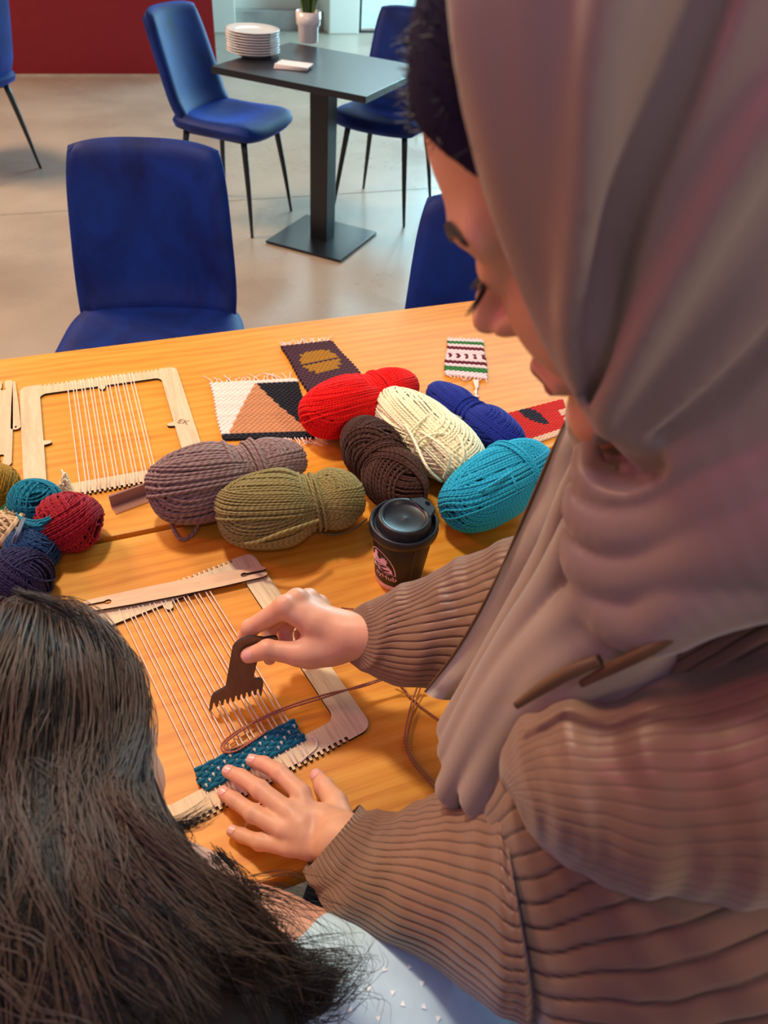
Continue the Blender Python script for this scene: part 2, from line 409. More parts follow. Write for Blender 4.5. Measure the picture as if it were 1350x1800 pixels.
def ringloft(rings, n=120, m=40, ribs=0, rd=.001, power=1.0, capend=True, wob=0, seed=0):
    """rings: rows [C, A, B] (3 vectors). Returns V,F,groove"""
    R = np.array([np.concatenate(r) for r in rings]); R = cr(R, n)
    C, A, B = R[:, None, :3], R[:, None, 3:6], R[:, None, 6:9]
    th = np.arange(m)/m*2*PI
    ct = np.cos(th)[None, :, None]; st = np.sin(th)[None, :, None]
    V = C+A*ct+B*st
    nrm = A*ct*np.sum(B*B, -1, keepdims=True)+B*st*np.sum(A*A, -1, keepdims=True)
    nrm /= np.linalg.norm(nrm, axis=-1, keepdims=True)+1e-12
    g = np.zeros((n, m))
    if wob:
        rs = np.random.RandomState(seed); x = np.linspace(0, 1, n)[:, None]
        for q in range(5):
            a1, f1, f2, p = rs.uniform(.4, 1), rs.uniform(2, 7), rs.randint(1, 4), rs.uniform(0, 6)
            V = V+nrm*(wob*a1*np.sin(f1*2*PI*x+f2*th[None]+p)/2)[..., None]
        for q in range(9):
            a1, f1, f2, p, c0, c1 = rs.uniform(.4, 1), rs.uniform(6, 13), rs.choice([-3, -2, 2, 3]), rs.uniform(0, 6), rs.uniform(0, 1), rs.uniform(0, 2*PI)
            msk = np.exp(-((x-c0)/.2)**2)*(.5+.5*np.cos(th[None]-c1))**2
            V = V+nrm*(wob*a1*.42*msk*np.sin(f1*2*PI*x+f2*th[None]+p+1.5*np.sin(3*th[None])))[..., None]
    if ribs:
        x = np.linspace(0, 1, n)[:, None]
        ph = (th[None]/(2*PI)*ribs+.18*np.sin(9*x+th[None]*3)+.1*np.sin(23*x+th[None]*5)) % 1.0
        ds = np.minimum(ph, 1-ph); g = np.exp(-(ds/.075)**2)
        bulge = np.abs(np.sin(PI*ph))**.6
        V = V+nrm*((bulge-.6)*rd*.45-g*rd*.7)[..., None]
    i = np.arange(n-1)[:, None]; j = np.arange(m)[None]
    F = np.stack([i*m+j, i*m+(j+1) % m, (i+1)*m+(j+1) % m, (i+1)*m+j], -1).reshape(-1, 4)
    V = V.reshape(-1, 3)
    return V, F, g.ravel()
def pring(t, b, d, br, tilt=0.0, dd=0.0):
    """ring from two silhouette pixels (top t, bottom b) at depth d; br = half thickness along the view; dd = depth difference b-t"""
    A0 = PD(t[0], t[1], d-dd/2); A1 = PD(b[0], b[1], d+dd/2); C = (A0+A1)/2
    A = (A0-A1)/2; v = CAM-C; v /= np.linalg.norm(v); B = v-A*(v.dot(A)/A.dot(A)); B /= np.linalg.norm(B)
    ax = np.cross(A, B); ax /= np.linalg.norm(ax); B = B*math.cos(tilt)+ax*math.sin(tilt)
    return [C, A, B*br]

# ============================================================ setting
TA = .4337; TZ = .75
def grid_plane(name, x0, x1, y0, y1, z, mat):
    bm = bmesh.new(); vs = [bm.verts.new(p) for p in ((x0, y0, z), (x1, y0, z), (x1, y1, z), (x0, y1, z))]; bm.faces.new(vs)
    return bmobj(name, bm, mat)
FA = .44; e1 = np.array([math.cos(FA), math.sin(FA), 0]); n1 = np.array([-math.sin(FA), math.cos(FA), 0])
O1 = AT(415, 58, 0)
def frame(o): o.location = O1; o.rotation_euler = (0, 0, FA); return o
fl = struct(frame(boxo('floor', -8, 14, -10.5, .25, -.1, 0, M['floor'], bevel=0)))
pv = struct(frame(boxo('ground', -8, 16, .25, 14, -.12, -.02, M['pavement'], bevel=0)))
def joint(name, a, b):
    A, B = AT(*a, 0), AT(*b, 0); d = B-A; L = np.linalg.norm(d); d /= L
    o = boxo(name, -.3*L, 1.3*L, -.003, .003, -.002, .0008, M['joint'], bevel=0); o.location = A; o.rotation_euler = (0, 0, math.atan2(d[1], d[0])); return struct(o)
joint('trim_1', (0, 378), (760, 331))
# red partition wall
a, b = AT(8, 133, 0), AT(383, 133, 0); d = b-a; ang = math.atan2(d[1], d[0]); L = np.linalg.norm(d)
rw = struct(boxo('wall_left', -3.0, L, 0, .16, 0, 2.6, M['red_wall'], bevel=.003)); rw.location = a; rw.rotation_euler = (0, 0, ang)
rk = boxo('kick_strip', -3.0, L-.01, -.008, .004, 0, .012, M['stone'], rw, bevel=0)
def lx(u, v): return float((AT(u, v, 0)-O1).dot(e1))
struct(frame(boxo('wall_back', -3.5, lx(563, 50), .28, .45, 0, 2.8, M['pale_wall'], bevel=.003)))
struct(frame(boxo('baseboard_back', -3.5, lx(563, 50), .12, .30, 0, .16, M['stone'], bevel=.006)))
struct(frame(boxo('trim_2', -.75, 0, -.02, .3, 0, 2.8, M['pale_wall'], bevel=.01)))
struct(frame(boxo('trim_3', lx(563, 50), lx(611, 48), -.05, .4, 0, 2.8, M['pale_wall'], bevel=.01)))
dx0 = lx(611, 48)
dr = struct(frame(boxo('door_1', dx0+.05, dx0+1.1, .05, .062, .05, 2.2, M['pane'], bevel=0)))
boxo('door_frame', dx0, dx0+.05, .02, .09, 0, 2.25, M['black_metal'], dr, .003)
boxo('door_sill', dx0, dx0+1.15, .02, .09, 0, .012, M['black_metal'], dr, .002)
boxo('door_stile', dx0+1.1, dx0+1.15, .02, .09, 0, 2.25, M['black_metal'], dr, .003)
area('daylight_outside', (.5, 11.5, 4.2), (.3, 10.5, 0), 5, (.62, .93, 1), 420)

# ------------------------------------------------------------ velvet chairs
def pad(name, fn, T, n=22, rnd=.32, parent=None, mat=None, p=5):
    a = np.linspace(-1, 1, n); U, V = np.meshgrid(a, a, indexing='ij')
    U2 = U*np.sqrt(1-rnd*V**4*.5); V2 = V*np.sqrt(1-rnd*U**4*.5)
    m = np.maximum(abs(U), abs(V)); t = T*.5*np.sqrt(np.clip(1-m**p, 0, 1))+.002
    c = fn(U2, V2); du = fn(U2+1e-3, V2)-c; dv = fn(U2, V2+1e-3)-c
    N = np.cross(du, dv); N /= np.linalg.norm(N, axis=-1, keepdims=True)
    A = (c+N*t[..., None]).reshape(-1, 3); B = (c-N*t[..., None]).reshape(-1, 3)
    i, j = np.meshgrid(np.arange(n-1), np.arange(n-1), indexing='ij'); q = (i*n+j).ravel()
    F1 = np.stack([q, q+n, q+n+1, q+1], 1); F2 = F1[:, ::-1]+n*n
    per = [(k*n) for k in range(n)]+[(n-1)*n+k for k in range(1, n)]+[k*n+n-1 for k in range(n-2, -1, -1)]+[k for k in range(n-2, 0, -1)]
    per = np.array(per); pn = np.roll(per, -1); F3 = np.stack([per, pn, pn+n*n, per+n*n], 1)[:, ::-1]
    return mesh(name, np.vstack([A, B]), np.vstack([F1, F2, F3]), mat, parent)
def make_chair(label, loc, rz, group='blue velvet dining chairs'):
    t = thing('dining_chair', label, 'chair', loc, rz, group)
    def backf(u, v):
        z = .66+.215*v; hw = .207-.010*v; y = .205+.055*(v+1)-.055*u*u*(1-.3*v)-.03*np.exp(-((v+1)/.25)**2)
        return np.stack([u*hw, y, z], -1)
    def seatf(u, v):
        hw = .235-.012*v; y = .235*v; z = .455-.028*np.exp(-((v-.1)/.6)**2)*(1-u*u)+.012*u*u-.03*np.clip(-v-.6, 0, 1)
        return np.stack([u*hw, y-.01, z], -1)
    pad('seat', seatf, .075, parent=t, mat=M['velvet'], rnd=.5, p=6)
    pad('backrest', backf, .055, parent=t, mat=M['velvet'], rnd=.26, p=10)
    for sx in (-1, 1):
        for sy in (-1, 1):
            tube_obj('leg', [(sx*.15, sy*.15, .43), (sx*.18, sy*.18, .2), (sx*.205, sy*.2, 0)], [.016, .012, .007], M['black_metal'], t, n=8, sides=10)
    boxo('seat_frame', -.16, .16, -.16, .16, .405, .422, M['black_metal'], t, .004)
    return t
chA = make_chair('blue velvet chair facing right, left of the small black pedestal table', (-.89, 3.74, 0), 1.246)
def dup(root, loc, rz, label):
    r = root.copy(); COL.objects.link(r); r.location = loc; r.rotation_euler = (0, 0, rz); r['label'] = label
    for ch in list(root.children):
        c = ch.copy(); COL.objects.link(c); c.parent = r
    return r
dup(chA, (-.16, 4.05, 0), -.337, 'blue velvet chair behind the small black pedestal table, partly hidden by the scarfed woman')
dup(chA, (-.640, 1.66, 0), .175, 'blue velvet chair in full view behind the far side of the wooden table')
dup(chA, (.205, 1.48, 0), -.05, 'blue velvet chair half hidden behind the scarfed woman\'s face')
dup(chA, (-2.35, 4.05, 0), -2.0, 'blue velvet chair cut off by the left edge in front of the red wall')

# ------------------------------------------------------------ pedestal table with things
bt = thing('pedestal_table', 'small black pedestal table with a square steel foot plate', 'table', (-.4288, 3.5477, 0), -.366)
boxo('tabletop', -.352, .352, -.322, .322, .72, .745, M['table_black'], bt, .002)
boxo('column', -.045, .045, -.045, .045, .014, .72, M['black_metal'], bt, .003)
boxo('foot_plate', -.203, .203, -.203, .203, .004, .014, M['table_black'], bt, .002)
boxo('top_bracket', -.15, .15, -.15, .15, .71, .722, M['black_metal'], bt, .002)
pc = AT(446, 96, .745); 
plate_prof = [(0, .004), (.055, .004), (.06, .0), (.066, .0), (.072, .006), (.100, .016), (.103, .018), (.1005, .0195), (.07, .0095), (.06, .0075), (0, .0075)]
pl0 = lathe('plate', [(r_*1.12, z_*1.02) for r_, z_ in plate_prof], M['white_ceramic'])
order = ['lowest', 'second from the bottom', 'third from the bottom', 'fourth from the bottom', 'middle', 'fourth from the top', 'third from the top', 'second from the top', 'topmost']
for k in range(9):
    p = pl0 if k == 0 else pl0.copy()
    if k: COL.objects.link(p)
    p.location = (pc[0]+random.uniform(-.0015, .0015), pc[1]+random.uniform(-.0015, .0015), .7452+k*.0098)
    tag(p, 'white plate, %s of the stack on the black pedestal table' % order[k], 'plate', 'stacked white plates')
nk = AT(512, 119, .745)
for k in range(3):
    bm = bmesh.new(); bbox(bm, -.07, .07, -.045, .045, .0, .0035)
    bmesh.ops.subdivide_edges(bm, edges=bm.edges[:], cuts=5, use_grid_fill=True)
    for v in bm.verts: v.co.z += .0012*math.sin(v.co.x*50+k)*math.cos(v.co.y*40)*(1 if v.co.z > .001 else .2)
    o = bmobj('napkin', bm, M['napkin']); o.location = (nk[0]+.006*k, nk[1]+.003*k, .7462+.0048*k); o.rotation_euler = (0, 0, .1-.12*k)
    tag(o, ['folded paper napkin at the bottom of the small pile beside the plates', 'folded paper napkin in the middle of the small pile beside the plates', 'folded paper napkin on top of the small pile beside the plates'][k], 'napkin', 'napkins on the pedestal table')
pp = AT(542, 74, .745)
pt = thing('potted_succulent', 'spiky green succulent in a white stepped pot on the black table', 'plant', (pp[0], pp[1], .745))
pt.scale = (1.17, 1.17, 1.1)
lathe('pot', [(0, 0), (.036, 0), (.04, .004), (.041, .058), (.048, .066), (.05, .112), (.045, .112), (.042, .098), (0, .098)], M['white_ceramic'], pt)
lathe('soil', [(.043, .1), (.02, .103), (0, .104)], M['soil'], pt)
for k in range(26):
    a_ = random.uniform(0, 2*PI); r_ = random.uniform(.0, .026); h_ = random.uniform(.07, .15); s_ = random.uniform(.1, .5)
    P = [(r_*math.cos(a_), r_*math.sin(a_), .1), (r_*1.4*math.cos(a_)+.01*s_*math.cos(a_), r_*1.4*math.sin(a_), .1+h_*.5), ((r_+.05*s_)*1.5*math.cos(a_), (r_+.05*s_)*1.5*math.sin(a_), .1+h_)]
    tube_obj('stem', P, [.0045, .006, .005, .001], M['green'] if k % 3 else M['green2'], pt, n=9, sides=6)

# ------------------------------------------------------------ main wooden table
tb = thing('wooden_table', 'large oak table with a dark joint between its two boards', 'table', (0, 0, 0), TA)
boxo('tabletop_board', -1.35, 1.5, .268, .7655, .712, .75, M['oak'], tb, .0025)
boxo('tabletop_board', -1.35, 1.5, .7745, 1.284, .712, .75, M['oak'], tb, .0025)
boxo('gap_shade_strip', -1.34, 1.49, .7656, .7744, .712, .738, M['black_metal'], tb, 0)  # added dark strip, stands in for the shade inside the board gap
boxo('apron', -1.2, 1.35, .36, 1.19, .64, .711, M['black_metal'], tb, .003)  # coloured black so the gap above it looks shaded
for sx, sy in ((-1.25, .36), (1.32, .36), (-1.25, 1.12), (1.32, 1.12)): boxo('leg', sx, sx+.08, sy, sy+.08, 0, .711, M['oak'], tb, .004)

# ------------------------------------------------------------ looms
def loom_outline(a, b, r=.013, pitch=.0068, dep=.0048, x0=-.098, x1=.099):
    out = []
    def corner(cx, cy, t0):
        for k in range(6):
            t = t0+PI/2*k/5; out.append((cx+r*math.cos(t), cy+r*math.sin(t)))
    corner(a-r, b-r, 0)
    xs = np.arange(x1, x0, -pitch)
    for x in xs: out.extend([(x, b), (x, b-dep), (x-pitch*.52, b-dep), (x-pitch*.52, b)])
    corner(-a+r, b-r, PI/2); corner(-a+r, -b+r, PI)
    for x in xs[::-1]: out.extend([(x-pitch*.52, -b), (x-pitch*.52, -b+dep), (x, -b+dep), (x, -b)])
    corner(a-r, -b+r, 1.5*PI)
    return out
def loom_hole(a, b, r=.011, tabs=True):
    pts = rrect(a, b, r); out = []
    def tab(c, dirv):      # tongue reaching inwards
        nx, ny = dirv; tx, ty = -ny, nx; o = []
        for k in range(7):
            t = PI*k/6; o.append((c[0]+tx*.0045*math.cos(t)+nx*(.007+.0045*math.sin(t)), c[1]+ty*.0045*math.cos(t)+ny*(.007+.0045*math.sin(t))))
        return [(c[0]+tx*.006+nx*.0002, c[1]+ty*.006+ny*.0002)]+o+[(c[0]-tx*.006+nx*.0002, c[1]-ty*.006+ny*.0002)]
    q = 7
    out = pts[:q]+tab((0, b), (0, -1))+pts[q:2*q]+tab((-a, -.014), (1, 0))+pts[2*q:4*q]+tab((a, -.018), (-1, 0))[::-1]
    return out
LA, LB, LW, LT = .1296, .1535, .0309, .0296
def loom(label, loc, rz, mat, xs, tz=0.0):
    t = thing('weaving_loom', label, 'loom', loc, rz, 'wooden weaving looms')
    f = flat('frame', [loom_outline(LA, LB), loom_hole(LA-LW, LB-LT)], .004, mat, t, edge=M['burnt'])
    for x in xs:
        tt = Tubes(); z = .0048
        P = [(x+.0004, LB-.0055, .001), (x, LB-.004, z), (x, LB-.02, z+.0004), (x+random.uniform(-.0006, .0006), 0, z+tz), (x, -LB+.02, z+.0004), (x, -LB+.004, z), (x-.0004, -LB+.0055, .001)]
        tt.add(P, .00085, 6, dia=.0017); tt.build('warp_thread', M['warp'], t)
    return t
xs = [-.0535+.0067*k+(.0009 if k % 2 else -.0009) for k in range(17)]
L1 = loom('pale loom under the scarfed woman\'s hands with teal weaving begun on its warp', (-.1861, .4742, TZ), .6359, M['ply_near'], xs, .001)
L2 = loom('loom strung with bare warp threads, lying at the far left of the table', (-.4497, .918, TZ), .4298, M['ply'], xs)
# carved letters on the far loom
def text_mesh(s, size, mat, name, parent, ext=.0002):
    cu = bpy.data.curves.new('t', 'FONT'); cu.body = s; cu.size = size; cu.extrude = ext; cu.align_x = 'CENTER'; cu.align_y = 'CENTER'
    tmp = bpy.data.objects.new('t', cu); COL.objects.link(tmp); bpy.context.view_layer.update()
    me = bpy.data.meshes.new_from_object(tmp.evaluated_get(bpy.context.evaluated_depsgraph_get())); bpy.data.objects.remove(tmp); bpy.data.curves.remove(cu)
    me.materials.clear(); me.materials.append(mat); me.name = name; return link(bpy.data.objects.new(name, me), parent)
M['engrave'] = plain('engraved', (120, 84, 56), .8)
ek = text_mesh('EK', .0165, M['engrave'], 'engraved_letters', L2); ek.location = (.1135, -.018, .00405); ek.rotation_euler = (0, 0, -.55)

# woven pieces ------------------------------------------------
def lin(c): return np.array(sl(c))
def swatch_rows(T, cornerf, rows, cols, colf, r, seg=3, z=0, dots=None):
    for i in range(rows):
        v = (i+.5)/rows; n = cols*seg+1; u = np.linspace(0, 1, n)
        P = np.array([cornerf(a_, v) for a_ in u])
        ph = u*cols*PI+(i % 2)*PI
        P[:, 2] += r*.75+z+np.sin(ph)*r*.28
        cols_ = np.array([colf(a_, v, i) for a_ in u])*(1+.10*np.sin(ph*1.0))[:, None]*random.uniform(.93, 1.05); cols_[:, 3] = 1
        T.add(P, r, 6, dia=.004, col=cols_)
def px_corner(c, z=TZ):
    c = [AT(p[0], p[1], z) for p in c]
    def f(u, v):
        wob = .0012*math.sin(7*v+3*u)
        p = (c[0]*(1-u)+c[1]*u)*(1-v)+(c[3]*(1-u)+c[2]*u)*v; return p+np.array([wob, wob*.5, 0])
    return f, c
def swatch(label, name, corners, rows, cols, colf, fr_top=None, fr_bot=None, frc=(244, 224, 218)):
    f, c = px_corner(corners)
    H = np.linalg.norm(c[3]-c[0]); r = H/rows*.60
    t = thing('woven_swatch', label, 'woven swatch', tuple((c[0]+c[2])/2))
    inv = Matrix.Translation(-t.location)
    T = Tubes(); swatch_rows(T, f, rows, cols, colf, r); o = T.build('woven_wool', M['woven'], t); o.data.transform(inv)
    G = Tubes()
    for fr, v0, sgn in ((fr_top, 0, -1), (fr_bot, 1, 1)):
        if not fr: continue
        u0, u1, cnt, ln = fr
        up = (c[3]-c[0])/H*sgn
        side = (c[1]-c[0]); side /= np.linalg.norm(side)
        for k in range(cnt):
            u = u0+(u1-u0)*(k+.5)/cnt; a_ = f(u, v0); q = [a_-up*.004]; l_ = ln*random.uniform(.6, 1.25); s1, s2 = random.gauss(0, .35), random.gauss(0, .5)
            for m_ in range(1, 5): q.append(a_+up*l_*m_/4+side*l_*(s1*m_/4+s2*(m_/4)**2)+np.array([0, 0, random.uniform(.0, .0025)]))
            q = np.array(q); q[:, 2] = np.maximum(q[:, 2], TZ)+.0016; q[0, 2] = TZ+.002
            G.add(cr(q, 10), np.linspace(.0011, .0007, 10), 5, dia=.002)
    if G.V: g = G.build('fringe', M['fringe'], t, True); g.data.transform(inv)
    return t
W_, TAN, BLK = lin((240, 230, 216)), lin((206, 148, 100)), lin((24, 26, 34))
def c_tri(u, v, i):
    if v > .9: return BLK
    if v < .05: return W_
    k = (v-.05)/.85; xl, xr = .5-.42*k, .5+.42*k
    if u < xl: return W_
    return TAN if u < xr else BLK
swatch('woven swatch with tan triangle on white and black, cream fringe', 's', [(369, 676), (522, 668), (556, 771), (392, 776)], 34, 34, c_tri, (0, .95, 18, .02), (.55, 1, 14, .022))
PUR, MUS = lin((74, 42, 54)), lin((168, 120, 26))
def c_pur(u, v, i):
    du, dv = (u-.52)/.36, (v-.42)/.26
    s_ = round(abs(dv)*5)/5
    if abs(v-.44) < .012 or abs(v-.37) < .008: return PUR*.7
    return MUS if abs(du) < math.sqrt(max(0, 1-s_*s_)) else PUR
swatch('dark purple woven swatch with mustard round shape and white fringe, tucked behind red yarn', 's', [(493, 612), (583, 602), (640, 668), (546, 699)], 30, 22, c_pur, (0, .95, 28, .018))
GRN, MAR = lin((52, 128, 62)), lin((104, 28, 44))
def c_str(u, v, i):
    if .06 < v < .15 or .78 < v < .88: return GRN
    if .23 < v < .31 or .62 < v < .71: return MAR
    if .42 < v < .52 and abs(math.sin(u*15+(6 if v > .47 else 0))) > .82: return MAR
    return lin((240, 222, 222))
swatch('small white swatch with green and maroon stripes at the far side of the table', 's', [(786, 598), (849, 600), (856, 668), (781, 661)], 26, 18, c_str, (0, 1, 12, .008), (.0, 1, 12, .012))
sw = bpy.context.scene.objects.get('woven_swatch.002')
tail = Tubes()
for k in range(5):
    q = np.array([AT(832+k*2, 668, TZ+.003), AT(836+k, 680, TZ+.003), AT(838-k, 690, TZ+.002), AT(834+k*2, 698, TZ+.002)]); tail.add(cr(q, 10), .0014, 5, dia=.002)
o = tail.build('long_tassel', M['fringe'], sw, True); o.data.transform(Matrix.Translation(-sw.location))
RED, NAV, CRM = lin((206, 34, 24)), lin((24, 24, 44)), lin((232, 196, 166))
def c_red(u, v, i):
    q = round(v*12)/12
    if abs(u-.42-(q-.3)*.4) < .14-.25*abs(q-.25) and q < .65: return NAV
    if (v > .86 and u < .75) or (u > .86 and .25 < v < .7 and int(v*12) % 3): return CRM
    return RED
swatch('red woven swatch with navy patch and cream edge beside turquoise yarn', 's', [(884, 730), (988, 703), (1012, 756), (928, 785)], 28, 22, c_red)
# teal band on the near loom (moves with it)
TEAL = lin((6, 96, 122))
T = Tubes()
def lf(u, v): return np.array([-.0570+.1150*u+.0015*math.sin(9*v), -.1015-.0285*v, .0032])
def c_teal(u, v, i):
    p = (u*17) % 1
    return lin((226, 214, 196)) if (int(u*17)+i) % 3 == 0 and .40 < p < .60 and 0 < i < 7 else TEAL
swatch_rows(T, lf, 8, 17, c_teal, .0026, 6); T.build('teal_weaving', M['woven'], L1)
for q in ([(545, 1294), (555, 1300), (557, 1312), (548, 1322), (538, 1330), (528, 1340)], [(437, 1436), (434, 1446), (430, 1455)]):
    tt = Tubes(); tt.add(cr([AT(a_, b_, TZ+.0055) for a_, b_ in q], 14), .0009, 6, dia=.002); o = tt.build('loose_warp_end', M['warp'], L1)
    o.matrix_parent_inverse = (Matrix.Translation((-.1861, .4742, TZ)) @ Matrix.Rotation(.6359, 4, 'Z')).inverted()

# stick shuttles and needle ------------------------------------
def shuttle_outline(L, hm, he, slot=.03, sw=.0022, kr=.0042):
    up = []; n = 8
    # right end lower prong -> slot -> upper prong, mirrored at the left
    r = []
    r += [(L/2-.006, -he), (L/2-.0015, -he+.002), (L/2, -he+.005), (L/2-.001, -sw-.001), (L/2-.004, -sw)]
    cx = L/2-slot; r += [(cx+kr*1.1, -sw)]
    for k in range(1, 8):
        t = -.6-(2*PI-1.2)*k/8; r.append((cx+kr*math.cos(t), kr*.95*math.sin(t)))
    r += [(cx+kr*1.1, sw), (L/2-.004, sw), (L/2-.001, sw+.001), (L/2, he-.005), (L/2-.0015, he-.002), (L/2-.006, he)]
    mid = [(L*.25, he+(hm-he)*.75), (0, hm), (-L*.25, he+(hm-he)*.75)]
    l = [(-x, y) for x, y in r[::-1]]
    return r+mid+l+[(-L*.25, -he-(hm-he)*.75), (0, -hm), (L*.25, -he-(hm-he)*.75)]
A, B = AT(145, 1068, TZ+.008), AT(469, 1004, TZ+.008); d = B-A; L = np.linalg.norm(d)
s1 = flat('stick_shuttle', [shuttle_outline(L, .0125, .0095)], .003, M['ply_x'], edge=M['burnt'])
s1.data.transform(Matrix.Rotation(PI/2, 4, 'Z')) if False else None
s1.location = (A+B)/2-np.array([0, 0, .0015]); s1.rotation_euler = (0, 0, math.atan2(d[1], d[0]))
tag(s1, 'pale wooden stick shuttle lying across the top of the near loom', 'shuttle')
A, B = AT(7, 672, TZ), AT(3, 823, TZ); d = B-A; L = np.linalg.norm(d)
s2 = flat('stick_shuttle', [shuttle_outline(L, .0155, .0145, .026)], .003, M['ply_x'], edge=M['burnt'])
s2.location = (A+B)/2; s2.rotation_euler = (0, 0, math.atan2(d[1], d[0])); tag(s2, 'wooden stick shuttle cut off by the left edge beside the far loom', 'shuttle')
A, B = AT(25.5, 674, TZ), AT(28.5, 753, TZ); d = B-A; L = np.linalg.norm(d)
nd = [(0-.001, .0022), (-.002, 0), (-.001, -.0022)]+[(L*.5, -.0055)]+[(L+.0075*math.cos(t), .0075*math.sin(t)) for t in np.linspace(-PI/2, PI/2, 10)]+[(L*.5, .0055)]
s3 = flat('weaving_needle', [nd, [(L+.0028*math.cos(t), .0017*math.sin(t)) for t in np.linspace(0, 2*PI, 11)[:-1]]], .003, M['ply_x'], edge=M['burnt'])
s3.location = A; s3.rotation_euler = (0, 0, math.atan2(d[1], d[0])); tag(s3, 'small tapered wooden needle with an eye, left of the far loom', 'needle')

# comb held upright --------------------------------------------
C0, C1 = AT(367.5, 1248, TZ+.007), AT(461, 1219, TZ+.007)
ex = C1-C0; ex /= np.linalg.norm(ex); away = np.cross([0, 0, 1.], ex); ez = np.array([0, 0, 1.])+.12*away; ez /= np.linalg.norm(ez); cn = np.cross(ex, ez)
def CQ(u, v, off=0):     # photo pixel on the comb's plane; off = towards the lens
    D = CF+CR*(u-675)/FPX-CU*(v-900)/FPX; t = (C0-CAM).dot(cn)/D.dot(cn)
    return CAM+D*t-D/np.linalg.norm(D)*off
def c2(u, v): p = CQ(u, v)-C0; return (p.dot(ex), p.dot(ez))
ol = [(367.5, 1248), (369, 1234), (372, 1222), (377, 1216), (388, 1210), (396.5, 1205), (401, 1180), (406, 1150), (409, 1135), (415, 1127), (424, 1121), (434, 1117), (442, 1115.5), (452, 1117), (463, 1119), (480, 1116), (487, 1117), (488, 1121), (474, 1124), (462, 1130), (455, 1145), (449, 1166), (445, 1184), (447, 1191), (457, 1190), (461, 1193), (461.5, 1200), (458, 1219), (456, 1219.5)]
teeth = []
for k in range(9):
    u = 454-9.6*k; v = 1216+2.95*k
    teeth += [(u+1, v-1), (u-.6, v-9), (u-3.4, v-8.5), (u-5, v+1.6)]
teeth = [(min(u, 456), v) for u, v in teeth]
cmb = flat('weaving_comb', [[c2(*p) for p in ol+teeth]], .0035, M['walnut'], edge=M['burnt'])
cmb.matrix_world = Matrix(((ex[0], ez[0], cn[0], C0[0]), (ex[1], ez[1], cn[1], C0[1]), (ex[2], ez[2], cn[2], C0[2]), (0, 0, 0, 1)))
tag(cmb, 'brown wooden weaving comb held upright over the near loom', 'comb')

# acrylic angle -------------------------------------------------
A, B = AT(196, 893, TZ), AT(285, 861, TZ); d = B-A; L = np.linalg.norm(d); 
aa = thing('acrylic_angle', 'clear plastic angle strip lying beside mauve yarn', 'plastic strip', A, math.atan2(d[1], d[0]))
boxo('upright_flange', 0, L, 0, .0025, .0025, .021, M['acrylic'], aa, .0004)
boxo('flat_flange', 0, L, -.017, .0025, 0, .0025, M['acrylic'], aa, .0004)
boxo('backing_strip', .001, L, .003, .006, .0, .019, plain('mauve_plastic', (150, 98, 84), .3), aa, .0004)

# ------------------------------------------------------------ yarn
def wound(T, R, a, rad, r, groups, seed, jit=.15):
    """parallel wound strands on a skein whose half length is a and radius profile rad(t)"""
    rs = np.random.RandomState(seed)
    for gi, (m, h0, h1, cnt, lift) in enumerate(groups):
        m = np.array(m, float); m /= np.linalg.norm(m)
        e = np.cross(m, [1., 0, 0]); e = e if np.linalg.norm(e) > .1 else np.cross(m, [0, 1., 0]); e /= np.linalg.norm(e); e2 = np.cross(m, e)
        for k in range(cnt):
            h = h0+(h1-h0)*(k+.5)/cnt+rs.normal()*jit*(h1-h0)/cnt
            if abs(h) > .985: continue
            q = math.sqrt(1-h*h); n = max(16, int(54*q)); th = np.linspace(0, 2*PI, n, endpoint=False)
            tl = rs.normal(0, .025)
            D = h*m+q*(np.cos(th)[:, None]*e+np.sin(th)[:, None]*e2)+tl*np.cos(th+rs.uniform(0, 6))[:, None]*m
            D /= np.linalg.norm(D, axis=1, keepdims=True)
            t = D[:, 0]; rho = np.sqrt(np.clip(1-t*t, 1e-6, 1)); ry = rad(t)*(rho**.62)/rho
            P = np.stack([a*t, D[:, 1]*ry, D[:, 2]*ry*.92], 1)
            L_ = np.linalg.norm(P, axis=1, keepdims=True)
            P = P*(1+lift/L_)+rs.normal(0, r*.06, P.shape)
            T.add(P, r, 5, True, dia=2*r)
def core(name, a, rad, mat, parent, sc_=.97):
    t = np.sin(np.linspace(-PI/2, PI/2, 25)); ph = np.linspace(0, 2*PI, 33)[:-1]
    rho = np.sqrt(np.clip(1-t*t, 0, 1))**.62*rad(t)*sc_
    V = np.stack([np.repeat(a*sc_*t[:, None], 32, 1), rho[:, None]*np.cos(ph), rho[:, None]*np.sin(ph)*.92], -1).reshape(-1, 3)
    i = np.arange(24)[:, None]; j = np.arange(32)[None]; F = np.stack([i*32+j, i*32+(j+1) % 32, (i+1)*32+(j+1) % 32, (i+1)*32+j], -1).reshape(-1, 4)
    return mesh(name, V, F, mat, parent)
def dark(m, c): return plain('yarn_core', tuple(int(x*.45) for x in c), .95, .1)  # darkened copy of the yarn colour, painted shade between the strands
